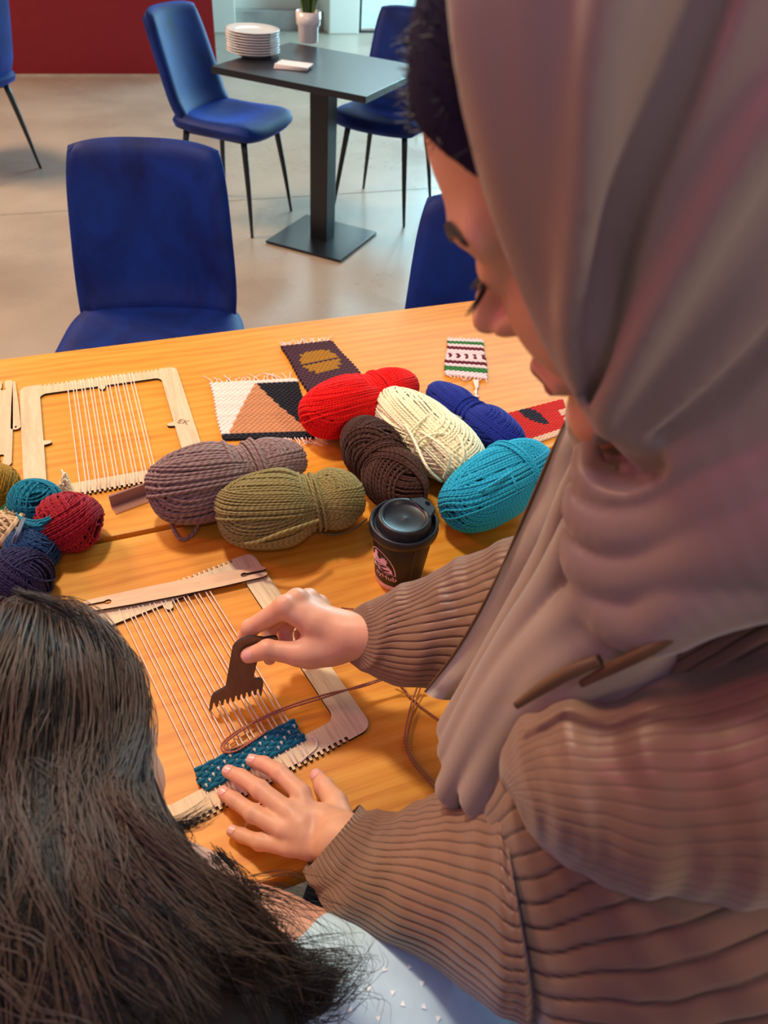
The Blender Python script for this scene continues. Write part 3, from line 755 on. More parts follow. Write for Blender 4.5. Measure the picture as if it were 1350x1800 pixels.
def skein(label, p0, p1, r0, r1, col, yr=.0022, tw=0., wd=.25, wband=True, seed=1, groups=None, var=.25, nb=11, tz=0, flatz=.92, cat='yarn', name='yarn_skein', grp='big skeins of yarn'):
    z = TZ+(r0+r1)/2*.92+.004+tz
    A, B = AT(p0[0], p0[1], z), AT(p1[0], p1[1], z); A[2] += (r0-r1)*.45; B[2] -= (r0-r1)*.45
    c = (A+B)/2; d = B-A; a = np.linalg.norm(d)/2; x = d/np.linalg.norm(d); y = np.cross([0, 0, 1.], x); y /= np.linalg.norm(y); zz = np.cross(x, y)
    t = bpy.data.objects.new(name, None); t.empty_display_size = .03; COL.objects.link(t)
    t.matrix_world = Matrix(((x[0], y[0], zz[0], c[0]), (x[1], y[1], zz[1], c[1]), (x[2], y[2], zz[2], c[2]), (0, 0, 0, 1)))
    tag(t, label, cat, grp)
    def rad(q):
        s_ = np.clip((q+1)/2, 0, 1); b = r0+(r1-r0)*(s_*s_*(3-2*s_)); return b*(1-wd*np.exp(-((q-tw)/.22)**2))
    m = yarn_m('yarn', col, var)
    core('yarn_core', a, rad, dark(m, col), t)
    T = Tubes(); N = int(2*max(r0, r1)/(2*yr)*1.25)
    groups = groups or [((0, .25, 1), -.97, .97, N, 0), ((.35, 1, .5), -.85, .85, int(N*.85), yr*.9), ((-.45, -.35, 1), -.45, .75, int(N*.6), yr*1.8), ((.25, .9, 1), -.2, .35, int(N*.3), yr*2.6)]
    wound(T, None, a, rad, yr, groups, seed)
    T.build('wound_strands', m, t, True)
    if wband:
        G = Tubes(); th = np.linspace(0, 2*PI, 40, endpoint=False); rs = np.random.RandomState(seed+9)
        for k in range(nb):
            tq = tw+(k-(nb-1)/2)*2*yr*.95/a; R_ = float(rad(np.array([tq]))[0])+yr*2.9+(yr*.9 if k % 3 == 0 else 0); sk = rs.normal(0, .05)
            P = np.stack([a*tq+R_*(sk*np.cos(th)+.14*np.cos(th+1)), R_*np.cos(th), R_*np.sin(th)*.92], 1); G.add(P, yr, 5, True, dia=2*yr)
        G.build('waist_band', m, t, True)
    return t, m
# label, ends, radii
sk_m, mm_ = skein('mauve brown chunky yarn skein, leftmost of the big skeins', (274, 880), (524, 796), 0.058, .041, (142, 116, 110), .0027, .22, .34, seed=2, nb=9)
skein('olive green yarn skein in front of the mauve skein', (388, 912), (630, 868), .0545, .050, (138, 126, 74), .0020, .28, .34, seed=3, nb=6)
skein('dark brown yarn skein directly behind the black paper cup', (628, 752), (722, 882), .046, .045, (70, 40, 32), .0020, .05, .26, seed=4, nb=5,
      groups=[((.2, .3, 1), -.95, .95, 30, 0), ((1, .1, .35), -.9, .9, 34, .002), ((.9, -.5, .3), .05, .7, 12, .0045)])
skein('bright red yarn skein with a pinched middle', (540, 742), (724, 668), .053, .042, (246, 4, 4), .0014, .2, .24, seed=5, nb=14)
skein('cream white yarn skein between the red and turquoise skeins', (676, 704), (832, 830), .048, .051, (252, 244, 208), .0020, .1, .06, seed=6, wband=False, var=.14)
skein('royal blue yarn skein behind the cream skein', (760, 682), (910, 786), .031, .037, (22, 44, 150), .0015, -.05, .36, seed=7, nb=8)
skein('turquoise yarn skein in front of the red swatch', (796, 905), (948, 800), .051, .049, (30, 168, 206), .0017, .35, .05, seed=8, nb=5)
def loose(label_parent, mat, pts, r, name='loose_strand'):
    T = Tubes(); P = cr([AT(u, v, z) for u, v, z in pts], 50); T.add(P, r, 6, dia=2*r); o = T.build(name, mat, label_parent)
    o.matrix_parent_inverse = label_parent.matrix_world.inverted(); return o
bpy.context.view_layer.update()
def find(lab):
    for o in sc.objects:
        if o.get('label', '').startswith(lab): return o
def mat_of(o): return [c for c in o.children if c.name.startswith('wound')][0].data.materials[0]
o = find('mauve brown'); loose(o, mat_of(o), [(300, 900, TZ+.03), (303, 925, TZ+.004), (318, 948, TZ+.003), (340, 938, TZ+.004), (350, 915, TZ+.02)], .0026)
o = find('olive'); loose(o, mat_of(o), [(555, 935, TZ+.004), (590, 940, TZ+.003), (625, 928, TZ+.003), (645, 912, TZ+.003)], .0014)
loose(o, mat_of(o), [(400, 945, TZ+.03), (440, 955, TZ+.052), (500, 935, TZ+.075), (560, 915, TZ+.07)], .0026)
o = find('bright red'); loose(o, mat_of(o), [(700, 655, TZ+.045), (722, 668, TZ+.035), (730, 680, TZ+.014), (727, 690, TZ+.004)], .0018)
o = find('cream white')
rs = np.random.RandomState(5)
for q in ([(686, 700), (720, 702), (770, 712), (800, 740), (836, 770)], [(700, 790), (730, 750), (770, 722), (810, 735)], [(720, 805), (745, 770), (790, 765), (835, 800)], [(705, 745), (750, 765), (790, 800), (780, 840)], [(748, 735), (800, 760), (815, 800), (800, 838)], [(690, 720), (720, 760), (750, 820), (775, 846)]):
    z0 = TZ+.082
    n_ = len(q); loose(o, mat_of(o), [(u, v, TZ+(.05 if k in (0, n_-1) else .089)+rs.uniform(-.002, .002)) for k, (u, v) in enumerate(q)], .0021)
o = find('turquoise'); loose(o, mat_of(o), [(858, 790, TZ+.085), (885, 815, TZ+.094), (905, 850, TZ+.088), (908, 880, TZ+.06)], .002)
loose(o, mat_of(o), [(800, 880, TZ+.05), (850, 860, TZ+.093), (900, 830, TZ+.094), (940, 815, TZ+.07)], .002)
# little balls at the left
def ball(label, u, v, r, col, yr, seed, z=None, var=.3, fuzzy=0):
    z = TZ+r*.93 if z is None else z
    c = AT(u, v, z); t = thing('yarn_ball', label, 'yarn', c, 0, 'small yarn balls at the left'); m = yarn_m('yarn', col, var, .6)
    rad = lambda q: r*(1+.0*q)
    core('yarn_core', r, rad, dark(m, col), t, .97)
    rs = np.random.RandomState(seed); T = Tubes(); g = []
    N = int(r/yr*.75)
    for k in range(6):
        n_ = rs.normal(size=3); g.append((n_, -.75+.3*(k > 2), .75-.3*(k > 2), int(N*(1 if k < 3 else .6)), yr*.5*k))
    wound(T, None, r, rad, yr, g, seed, .8); T.build('wound_strands', m, t, True)
    if fuzzy:
        G = Tubes()
        for k in range(fuzzy):
            n_ = rs.normal(size=3); n_ /= np.linalg.norm(n_); s_ = rs.normal(size=3)*.35
            P = np.array([n_*r*.95, n_*r*1.08+s_*r*.1, n_*r*1.16+s_*r*.3]); G.add(cr(P, 6), .0009, 4, dia=.002)
        G.build('wool_tufts', m, t, True)
    return t, m
ball('crimson red yarn ball, largest of the small balls at the left', 121, 918, .0385, (158, 14, 34), .0013, 11)
b2, m2 = ball('teal yarn ball resting behind the crimson ball', 62, 882, .029, (14, 128, 150), .0012, 12, TZ+.038)
ball('dark blue yarn ball below the beige tufted ball', 57, 968, .0285, (24, 62, 104), .0012, 13)
ball('midnight purple yarn ball above the girl\'s head', 32, 1016, .036, (34, 28, 66), .0012, 14)
ball('mustard yellow yarn ball cut by the left edge', -12, 852, .029, (160, 118, 22), .0013, 15)
ball('beige fluffy tufted yarn ball cut by the left edge', 12, 938, .026, (214, 186, 140), .0022, 16, fuzzy=500, var=.2)
ball('small green yarn ball between the mustard and teal balls', 22, 905, .013, (40, 124, 74), .0012, 17)
t = thing('wool_bundle', 'cream wool tuft tucked behind the teal yarn ball', 'yarn', AT(100, 866, TZ)); G = Tubes(); mcr = yarn_m('yarn', (232, 216, 178), .2)
rs = np.random.RandomState(3)
for k in range(40):
    a_ = rs.uniform(-1.2, 1.2); P = np.array([(0, 0, .002), (.012*math.cos(a_)+.004, .014*math.sin(a_), .012+rs.uniform(0, .016)), (.026*math.cos(a_)-.008, .026*math.sin(a_), .008+rs.uniform(0, .016)), (.03*math.cos(a_)-.004, .022*math.sin(a_)-.006, .003)]); G.add(cr(P, 9), .0014, 5, dia=.003)
G.build('wool_strands', mcr, t, True)
bpy.context.view_layer.update()
for q in ([(30, 905, .05), (45, 918, .052), (70, 920, .06), (95, 900, .062), (104, 885, .05)], [(25, 912, .04), (48, 926, .045), (75, 925, .056), (98, 905, .06)], [(20, 900, .04), (50, 914, .052), (80, 912, .066), (100, 895, .058)], [(60, 920, .055), (72, 930, .05), (85, 915, .06), (92, 898, .066)]):
    for j in range(2): loose(b2, m2, [(u+3*j, v+3*j, TZ+z) for u, v, z in q], .0016)
t = thing('yarn_strand', 'grey blue double strand draped over the dark blue yarn ball', 'yarn', AT(25, 985, TZ)); mg = yarn_m('yarn', (112, 124, 142), .2)
bpy.context.view_layer.update()
for j in range(2): loose(t, mg, [(40+4*j, 912, TZ+.05), (30+4*j, 935, TZ+.062), (22+5*j, 955, TZ+.05), (20+4*j, 985, TZ+.03)], .0016)
# brown yarn being woven
t = thing('weaving_yarn', 'thin brown weaving yarn looping from the near loom across the table', 'yarn', AT(700, 1190, TZ)); mb = yarn_m('yarn', (176, 112, 84), .25)
bpy.context.view_layer.update()
za, zb = TZ+.009, TZ+.012
S = [[(470, 1285, za), (440, 1305, za), (415, 1320, za), (394, 1322, za), (390, 1308, za), (415, 1286, za), (456, 1266, za), (505, 1246, za), (570, 1226, zb), (643, 1202, zb+.01), (690, 1190, zb+.012), (745, 1206, zb)],
     [(462, 1289, za), (432, 1307, za), (408, 1316, za+.001), (397, 1316, za), (396, 1306, za), (420, 1287, za+.001), (460, 1262, za), (510, 1240, za), (575, 1220, zb), (640, 1206, zb+.01), (700, 1184, zb+.012)],
     [(735, 1203, zb), (722, 1240, .754), (713, 1280, .753), (712, 1312, .753), (728, 1345, .753), (765, 1386, .753), (800, 1420, .753)],
     [(741, 1203, zb), (728, 1242, .755), (718, 1282, .754), (717, 1310, .754), (732, 1341, .754), (770, 1382, .754), (800, 1410, .754)],
     [(690, 1190, .765), (712, 1215, .754), (735, 1238, .753), (775, 1268, .753)], [(600, 1068, .76), (640, 1080, .756), (680, 1150, .756), (700, 1195, .757), (720, 1225, .754)]]
for k, q in enumerate(S): loose(t, mb, q, .0011 if k != 3 else .001)

# ------------------------------------------------------------ paper cup
CX, CY = .0261, .6593
cup = thing('paper_cup', 'black takeaway coffee cup with a pink logo and black lid', 'cup', (CX, CY, TZ))
lathe('cup_body', [(0, .003), (.0295, .003), (.0300, 0), (.0305, .0), (.0315, .011), (.0395, .095), (.0385, .096), (.030, .008), (0, .008)], None, cup, 64, mats=[M['cup'], M['cup_pink']], fm=[1, 1, 1, 1, 0, 0, 0, 0])
def cone_r(z): return .0315+(z-.011)*(.0395-.0315)/.084
lid = lathe('lid', [(.0405, .088), (.0435, .089), (.0442, .094), (.0432, .1005), (.0415, .1025), (.0395, .1015), (.038, .097), (.0365, .096), (.0345, .0975), (.0335, .108), (.0325, .1105), (.030, .1112), (.0275, .1108), (.0258, .1072), (.024, .1062), (.001, .1058), (0, .1062)], M['lid'], cup, 64)
ha = math.radians(42)
hb = bmesh.new(); 
hp = [(.0335*math.cos(ha+q*.30)*1.0, .0335*math.sin(ha+q*.30)) for q in (-1, -.5, 0, .5, 1)]
# raised sip crescent; a black disc paints the shade of its opening
cres = [(.0415*math.cos(ha+q), .0415*math.sin(ha+q)) for q in np.linspace(-.30, .30, 12)]+[((.0312-.0045*(1-(q/.7)**2))*math.cos(ha+q), (.0312-.0045*(1-(q/.7)**2))*math.sin(ha+q)) for q in np.linspace(.70, -.70, 14)]
flat('sip_rim', [cres], .012, M['lid'], cup, z0=.0998)
hole = [(.0375*math.cos(ha)+.0042*math.cos(t)*math.cos(ha+PI/2)-.0026*math.sin(t)*math.cos(ha), .0375*math.sin(ha)+.0042*math.cos(t)*math.sin(ha+PI/2)-.0026*math.sin(t)*math.sin(ha)) for t in np.linspace(0, 2*PI, 17)[:-1]]
flat('sip_hole_shade', [hole], .0006, plain('hole_shade_black', (2, 2, 3), .9, .1), cup, z0=.1116)
def wrap(ob, a0, z0):      # bend flat xy print around the cup; x -> arc, y -> height
    for v in ob.data.vertices:
        z = z0+v.co.y; r = cone_r(z)+.00035+v.co.z*.3; a_ = a0+v.co.x/r; v.co = (r*math.cos(a_), r*math.sin(a_), z)
def printed(name, outs, a0, z0, parent=cup):
    o = flat(name, outs, .0003, M['cup_pink'], parent)
    bm = bmesh.new(); bm.from_mesh(o.data); bmesh.ops.triangulate(bm, faces=bm.faces[:])
    bmesh.ops.subdivide_edges(bm, edges=[e for e in bm.edges if e.calc_length() > .003], cuts=3); bm.to_mesh(o.data); bm.free(); wrap(o, a0, z0); return o
AL = math.radians(-90-47)   # logo centre
ro, ri = .0245, .0234
arc = [(ro*math.cos(t), .001+.028*math.sin(t)) for t in np.linspace(0, PI, 30)]+[(-ro, 0), (-ri, .0007)]+[(ri*math.cos(t), .0014+.0272*math.sin(t)) for t in np.linspace(PI, 0, 30)]+[(-ri, .0007), (ro, 0)]
ring_out = [(ro*math.cos(t), .038*math.sin(t)) for t in np.linspace(0, PI, 32)]
ring_in = [(ri*math.cos(t)*.99, .0010+.0360*math.sin(t)) for t in np.linspace(0, PI, 32)]
LZ = .034
printed('logo_arch', [ring_out, ring_in], AL, LZ)
def blob(cx, cy, rx, ry, n=12, j=.12, s=0):
    r_ = random.Random(s); return [(cx+rx*(1+r_.uniform(-j, j))*math.cos(t), cy+ry*(1+r_.uniform(-j, j))*math.sin(t)) for t in np.linspace(0, 2*PI, n+1)[:-1]]
fig = [(-.019, .002), (.0175, .002), (.0165, .007), (.0125, .0115), (.0095, .0125), (.0105, .0165), (.0118, .0172), (.0095, .0178), (.0112, .0205), (.0086, .0196), (.0072, .0222), (.0055, .0198), (.0030, .0212), (.0040, .0185), (.0018, .0175), (-.001, .0155), (-.004, .019), (-.003, .0235), (-.0065, .0255), (-.0095, .0215), (-.0105, .0165), (-.0145, .0125), (-.0185, .008)]
printed('logo_figures', [[(x*1.15, y*1.32) for x, y in fig]], AL, LZ)
tx = text_mesh('eyHub', .0125, M['cup_pink'], 'logo_lettering', cup, .00015); bm = bmesh.new(); bm.from_mesh(tx.data); bmesh.ops.triangulate(bm, faces=bm.faces[:]); bm.to_mesh(tx.data); bm.free()
for v in tx.data.vertices: v.co.x = v.co.x*1.0+.0090
wrap(tx, AL, LZ-.0072)
th_ = math.radians(-63); tube_obj('paper_seam', [((cone_r(z)+.0001)*math.cos(th_), (cone_r(z)+.0001)*math.sin(th_), z) for z in (.012, .05, .09)], .00022, plain('seam_grey', (110, 104, 100), .6), cup, n=6, sides=4)

# ============================================================ the woman in the headscarf
HR = np.array([[-0.792, -0.1705, -0.5861], [0.1126, -0.9845, 0.1342], [-0.6, 0.0403, 0.799]]); HO = np.array([0.1087, 0.3286, 1.3866]); HS = 1.04
def HL(f, l, u): return HO+HS*(HR@np.array([f, l, u]))
def head_sdf(P):
    q = (P-HO)@HR/HS; s = q.copy(); s[:, 1] = np.abs(s[:, 1])
    d = ell(s, (-.008, 0, .028), (.099, .076, .096))
    d = smin(d, ell(s, (.022, 0, -.034), (.064, .060, .084)), .02)
    d = smin(d, chain(s, [(-.02, .046, -.045, .020), (.03, .034, -.080, .016), (.070, .008, -.099, .013)]), .02)
    d = smin(d, np.linalg.norm(s-np.array([.073, 0, -.099]), axis=1)-.016, .012)
    d = smin(d, np.linalg.norm(s-np.array([.050, .034, -.030]), axis=1)-.029, .02)
    d = smin(d, chain(s, [(.072, .042, .016, .010), (.085, .012, .014, .009)]), .012)
    d = smax(d, -(np.linalg.norm(s-np.array([.098, .032, .0]), axis=1)-.0165), .012)
    d = smin(d, ell(s, (.0735, .031, .0), (.0125, .0155, .0125)), .004)
    d = smin(d, chain(s, [(.080, 0, .006, .0060), (.090, 0, -.012, .0062), (.1015, 0, -.029, .0075)]), .009)
    d = smin(d, ell(s, (.0890, .0100, -.0335), (.0095, .0055, .0052)), .008)
    d = smax(d, -ell(s, (.0945, .0060, -.0415), (.0045, .0024, .0035)), .002)
    d = smin(d, chain(s, [(.080, .0215, -.0665, .0045), (.0870, .006, -.0605, .0056), (.0880, 0, -.0615, .0054)]), .005)
    d = smin(d, chain(s, [(.077, .019, -.0690, .0045), (.0855, .004, -.0735, .0060)]), .004)
    return d*HS
def head_only(P): return head_sdf(P)
sL, sR_ = PD(1440, 1330, .40), np.array([.40, .47, 1.10])
neckb = np.array([.27, .335, 1.17])
eL = PD(965, 1620, .500); wL = AT(600, 1475, .80); eR = PD(1010, 1085, .71); wR = PD(640, 1120, .765)
def pt(p, r): return (*p, r)
# left hand, flat on the loom
FL = {  # finger: (u, v, z, r)
 'index': [(540, 1432, .790, .0105), (530, 1396, .788, .0096), (492, 1359, .7795, .0083), (464, 1343, .7725, .0077), (443, 1337, .7685, .0066)],
 'middle': [(530, 1450, .792, .0105), (507, 1427, .789, .0096), (457, 1388, .7805, .0086), (424, 1366, .7725, .0078), (401, 1356, .768, .0067)],
 'ring': [(535, 1470, .790, .0105), (500, 1459, .786, .0092), (445, 1430, .7775, .0082), (413, 1407, .7695, .0074), (393, 1394, .765, .0064)],
 'pinky': [(545, 1492, .785, .0100), (508, 1489, .780, .0084), (457, 1480, .7715, .0073), (427, 1469, .7635, .0066), (408, 1461, .7605, .0058)],
 'thumb': [(600, 1445, .782, .0140), (590, 1412, .776, .0120), (570, 1384, .7665, .0095), (557, 1363, .7615, .0072)]}
def handL(P):
    d = chain(P, [pt(AT(*q[:3]), q[3]) for q in [(602, 1462, .799, .0180), (566, 1440, .788, .0125)]])
    d = smin(d, chain(P, [pt(AT(*q[:3]), q[3]) for q in [(588, 1492, .796, .0170), (555, 1484, .784, .0120)]]), .012)
    d = smin(d, chain(P, [pt(AT(*q[:3]), q[3]) for q in [(562, 1440, .787, .0120), (552, 1482, .783, .011)]]), .012)
    for k, f in FL.items():
        g = chain(P, [pt(AT(*q[:3]), q[3]) for q in f[:2]])
        d = smin(d, g, .006)
    for k, f in FL.items():
        g = chain(P, [pt(AT(*q[:3]), q[3]) for q in f[1:]], .003); kn = AT(*f[2][:3]); g = smin(g, np.linalg.norm(P-kn, axis=1)-f[2][3]*1.06, .003)
        d = smin(d, g, .0032)
    d = smin(d, chain(P, [pt(AT(594, 1480, .80), .019), pt(AT(618, 1474, .803), .0175)]), .01)
    return d
FR = {
 'index': [(548, 1095, .760, .0135), (500, 1068, .760, .0118), (440, 1104, .775, .0092), (430, 1122, .789, .0082), (446, 1134, .793, .0072)],
 'middle': [(556, 1085, .770, .0130), (522, 1055, .772, .0112), (474, 1100, .800, .0092), (470, 1140, .797, .0082), (474, 1158, .789, .0070)],
 'ring': [(566, 1085, .785, .0120), (543, 1052, .787, .0105), (500, 1105, .818, .0088), (505, 1145, .805, .0078)],
 'pinky': [(580, 1090, .800, .0110), (562, 1062, .802, .0098), (530, 1115, .828, .0080), (532, 1145, .812, .0070)],
 'thumb': [(580, 1142, .768, .0165), (522, 1149, .757, .0122), (470, 1142, .7555, .0102), (437, 1152, .7600, .0085)]}
def handR(P):
    W = PD(612, 1120, .765)
    d = chain(P, [pt(PD(650, 1118, .760), .0235), pt(PD(606, 1118, .765), .0225), pt(PD(570, 1105, .768), .021)], .008)
    for k, f in FR.items():
        d = smin(d, chain(P, [pt(PD(600, 1112, .770), .016)]+[pt(PD(*q[:3]), q[3]) for q in f[:2]]), .012)
    d = smin(d, chain(P, [pt(PD(595, 1138, .762), .015), pt(PD(545, 1150, .758), .0145)]), .010)
    for k, f in FR.items():
        g = chain(P, [pt(PD(*q[:3]), q[3]) for q in f[1:]], .0025)
        kn = PD(*f[2][:3]); g = smin(g, np.linalg.norm(P-kn, axis=1)-f[2][3]*1.05, .003)
        d = smin(d, g, .004)
    # knuckle bumps and tendons on the back of the hand
    for u, v, dp in ((500, 1064, .757), (522, 1051, .768)): d = smin(d, np.linalg.norm(P-PD(u, v, dp), axis=1)-.0095, .006)
    return d
def bound(P, f, c, r, big=.05):   # evaluate f only near its region
    dc = np.linalg.norm(P-np.asarray(c), axis=1)-r; out = dc+big; m = dc < .04
    if m.any(): out[m] = f(P[m])
    return out
def woman(P):
    d = chain(P, [pt(HL(-.02, 0, -.05), .052), pt(HL(-.05, 0, -.12), .054), pt(neckb, .060)])
    hd = bound(P, head_sdf, HO, .17)
    d = smin(d, hd, .015)
    d = smin(d, chain(P, [pt(sL*.8+neckb*.2, .055), pt(neckb, .07), pt(sR_*.85+neckb*.15, .055)]), .04)
    d = smin(d, chain(P, [(*neckb, .10), (.33, .30, 1.0, .115), (.38, .24, .78, .11), (.42, .2, .56, .13)]), .05)
    d = smin(d, chain(P, [pt(sL, .045), pt(eL, .034), pt(wL, .019)]), .02)
    d = smin(d, chain(P, [pt(sR_, .050), pt(eR, .040), pt(wR, .024)]), .02)
    d = smin(d, bound(P, handL, AT(510, 1430, .78), .13), .008)
    d = smin(d, bound(P, handR, PD(540, 1110, .78), .11), .008)
    return d
bb = np.array([AT(380, 1400, .75), AT(408, 1480, .75), PD(420, 1150, .8), sL, sR_, (.42, .2, .5)])
person = thing('person', 'woman in a taupe headscarf and ribbed brown jacket, weaving with a comb', 'person', (.42, .2, 0))
def pobj(o, parent=person):
    o.parent = parent; o.matrix_parent_inverse = Matrix.Translation((-.42, -.2, 0)) if parent is person else Matrix.Identity(4); return o
HRES = .0021
body = pobj(polygonize(woman, (-.19, .08, .745), (.56, .62, 1.52), HRES, 'body', M['skin']))
# nails
def nail(tip, prev, r, fn, up, name='fingernail'):
    d = tip-prev; d /= np.linalg.norm(d); n = up-d*d.dot(up); n /= np.linalg.norm(n); s = np.cross(d, n)
    c = tip-d*r*.15; V = []; F = []
    for i in range(7):
        for j in range(7):
            a_ = (j/6-.5)*1.5; x = (i/6-.5); ww = math.sqrt(max(0, 1-(max(0, abs(x)-.22)/.30)**2)) if abs(x) > .22 else 1
            a_ *= ww; V.append(c+d*(x*r*1.5)+(n*math.cos(a_)+s*math.sin(a_))*r*1.0)
    V = snap(fn, np.array(V), .0003, 3)
    for i in range(6):
        for j in range(6): q = i*7+j; F.append((q, q+1, q+8, q+7))
    return pobj(mesh(name, V, F, M['nail']))
for k, f in FL.items():
    a_, b_ = AT(*f[-1][:3]), AT(*f[-2][:3]); upv = np.array([0, 0, 1.]) if k != 'thumb' else np.array([-.6, .1, .8]); nail(a_, b_, f[-1][3], handL, upv)
f = FR['thumb']; nail(PD(*f[-1][:3]), PD(*f[-2][:3]), f[-1][3], handR, -CF+.15*CU)
# face details
def facept(f, l, u): return np.array([f, l, u])
def on_face(pts, off): return snap(head_sdf, np.array([HL(*p) for p in pts]), off, 5)
for sgn, nm in ((1, ''), (-1, '')):
    T = Tubes(); rs = np.random.RandomState(7)
    for k in range(420):
        t_ = rs.uniform(0, 1); l = .008+.053*t_; u = .0165+.0095*math.sin(t_*PI*.75)+rs.uniform(-.0042, .0042)*(1.1-t_*.7)
        p0 = (.10, sgn*l, u); p1 = (.10, sgn*(l+.006), u+.0022-.002*t_); p2 = (.10, sgn*(l+.011), u+.0022-.004*t_)
        T.add(on_face([p0, p1, p2], .0008), [.0005, .0006, .0002], 4)
    pobj(T.build('eyebrow', M['lash'], None, True))
    P = on_face([(.10, sgn*(.0175+.032*t), -.0045-.0030*math.sin(t*PI)+.001*t) for t in np.linspace(0, 1, 9)], .0004)
    T = Tubes(); T.add(P, [.0006, .0012, .0015, .0016, .0016, .0015, .0013, .0011, .0005], 6); pobj(T.build('lid_line', M['lash']))
    T = Tubes(); fr_ = grad(head_sdf, P)
    for k in range(80):
        t_ = k/79*7.99; i = int(t_); p = P[i]*(1-(t_-i))+P[i+1]*(t_-i); n = fr_[i]; dn = -HR[:, 2]; out = HR[:, 1]*sgn*(t_/8-.25)*.8
        L_ = .0095*(.75+.25*rs.rand()); T.add(cr([p, p+(n*.8+dn*.5+out*.5)*L_*.5, p+(n*1.25+dn*.45+out)*L_], 7), np.linspace(.00045, .0001, 7), 4)
    pobj(T.build('eyelashes', M['lash'], None, True))
LV = []; LF = []
gl = [(.1, l, u) for u in np.linspace(-.0835, -.0575, 12) for l in np.linspace(-.024, .024, 17)]
g2 = []
for (f_, l, u) in gl:
    hw = 1-(l/.024)**2; uu = -.0695+(u+.0695)*(.12+.88*hw**.6); g2.append((f_, l, uu))
LV = on_face(g2, .0004)
LF = [(i*17+j, i*17+j+1, (i+1)*17+j+1, (i+1)*17+j) for i in range(11) for j in range(16)]
pobj(mesh('lips', LV, LF, M['lips']))

# underscarf
def under(P):
    q = (P-HO)@HR/HS
    d = ell(q, (-.008, 0, .028), (.103, .080, .100))
    cutp = -(q[:, 2]-(.074-1.25*(np.clip(.092-q[:, 0], 0, .06))))
    return smax(d, cutp, .003)*HS
u_o = pobj(polygonize(under, HO-.16, HO+.16, .0026, 'underscarf', M['under']))
T = Tubes(); rs = np.random.RandomState(2)
for k in range(260):
    a_ = rs.uniform(-1.0, 1.0); u = rs.uniform(.052, .125); p = snap(under, np.array([HL(.12*math.cos(a_), .1*math.sin(a_), u)]), 0, 5)[0]
    n = grad(under, p[None])[0]; s_ = rs.normal(size=3)*.5+np.array([0, 0, .3])
    T.add(cr([p, p+n*.0018+s_*.002, p+n*.003+s_*.006], 5), np.linspace(.0004, .0001, 5), 3)
pobj(T.build('stray_hair', M['lash'], None, True))

def jaw_sdf(P):
    q = (P-HO)@HR/HS; s = q.copy(); s[:, 1] = np.abs(s[:, 1])
    d = ell(s, (.012, 0, -.036), (.074, .070, .094))
    return smin(d, chain(s, [(-.02, .052, -.045, .030), (.03, .042, -.082, .028), (.060, .012, -.104, .025)]), .02)*HS
# headscarf -----------------------------------------------------
def hj_base(P):
    q = (P-HO)@HR/HS
    jaw = bound(P, jaw_sdf, HO, .16)
    d = ell(q, (-.016, 0, .032), (.114, .090, .110))
    d = smin(d, ell(q, (.000, 0, -.045), (.086, .082, .100)), .03)
    return smin(d*HS, jaw, .02)
RIDGE = [  # (pixels with lift above the base), radius
 ([(1085, -40), (1055, 120), (1040, 300), (1022, 470), (1012, 600), (1030, 700)], .007, .0070),
 ([(1420, 120), (1330, 255), (1230, 420), (1150, 560), (1095, 670), (1062, 745)], .006, .0090),
 ([(1500, 300), (1400, 460), (1290, 600), (1190, 700), (1110, 770)], .008, .001),
 ([(940, -30), (950, 120), (975, 300), (1000, 430)], .010, -.0030),
]
GROOVE = [
 ([(1262, -60), (1205, 90), (1150, 230), (1100, 350), (1068, 470), (1048, 590), (1042, 690)], .0072, -.0035),
 ([(1400, 560), (1280, 680), (1170, 770)], .005, -.002),
]
def surf_chain(pts, rad, off, n=14):
    q = cr(pts, n); t = hit(hj_base, q); out = []
    for (u, v), tt in zip(q, t):
        D = CF+CR*(u-675)/FPX-CU*(v-900)/FPX; out.append((*(CAM+D*tt), rad))
    out = np.array(out); N = grad(hj_base, out[:, :3]); out[:, :3] += N*off
    return out
RC = [surf_chain(p, r, -r+o) for p, r, o in RIDGE]
GC = [surf_chain(p, r, o) for p, r, o in GROOVE]
# neck rolls: (u, v, depth, r)
ROLLS = [
 [(1060, 770, .352, .006), (1110, 752, .325, .010), (1200, 705, .300, .013), (1330, 600, .275, .016), (1450, 520, .26, .018)],
 [(1032, 800, .368, .0075), (1040, 838, .360, .0105), (1085, 858, .345, .0115), (1150, 838, .325, .013), (1250, 770, .300, .016), (1420, 680, .275, .020)],
 [(1020, 868, .372, .0085), (1032, 905, .365, .0120), (1090, 930, .348, .0145), (1190, 915, .325, .017), (1300, 860, .300, .020), (1450, 780, .280, .024)],
 [(1018, 940, .378, .0100), (1035, 990, .370, .0135), (1100, 1010, .350, .0145), (1180, 995, .330, .016), (1300, 950, .305, .022), (1450, 900, .285, .03)],
 [(1045, 1040, .372, .0110), (1085, 1080, .360, .0150), (1150, 1090, .345, .0175), (1215, 1050, .330, .020), (1320, 1000, .315, .024), (1460, 960, .30, .03)],
 [(1095, 980, .375, .022), (1150, 900, .370, .03), (1260, 860, .350, .035), (1420, 820, .34, .04)],
 [(1085, 730, .40, .028), (1140, 820, .40, .035), (1200, 950, .41, .045), (1400, 900, .40, .07)],
]
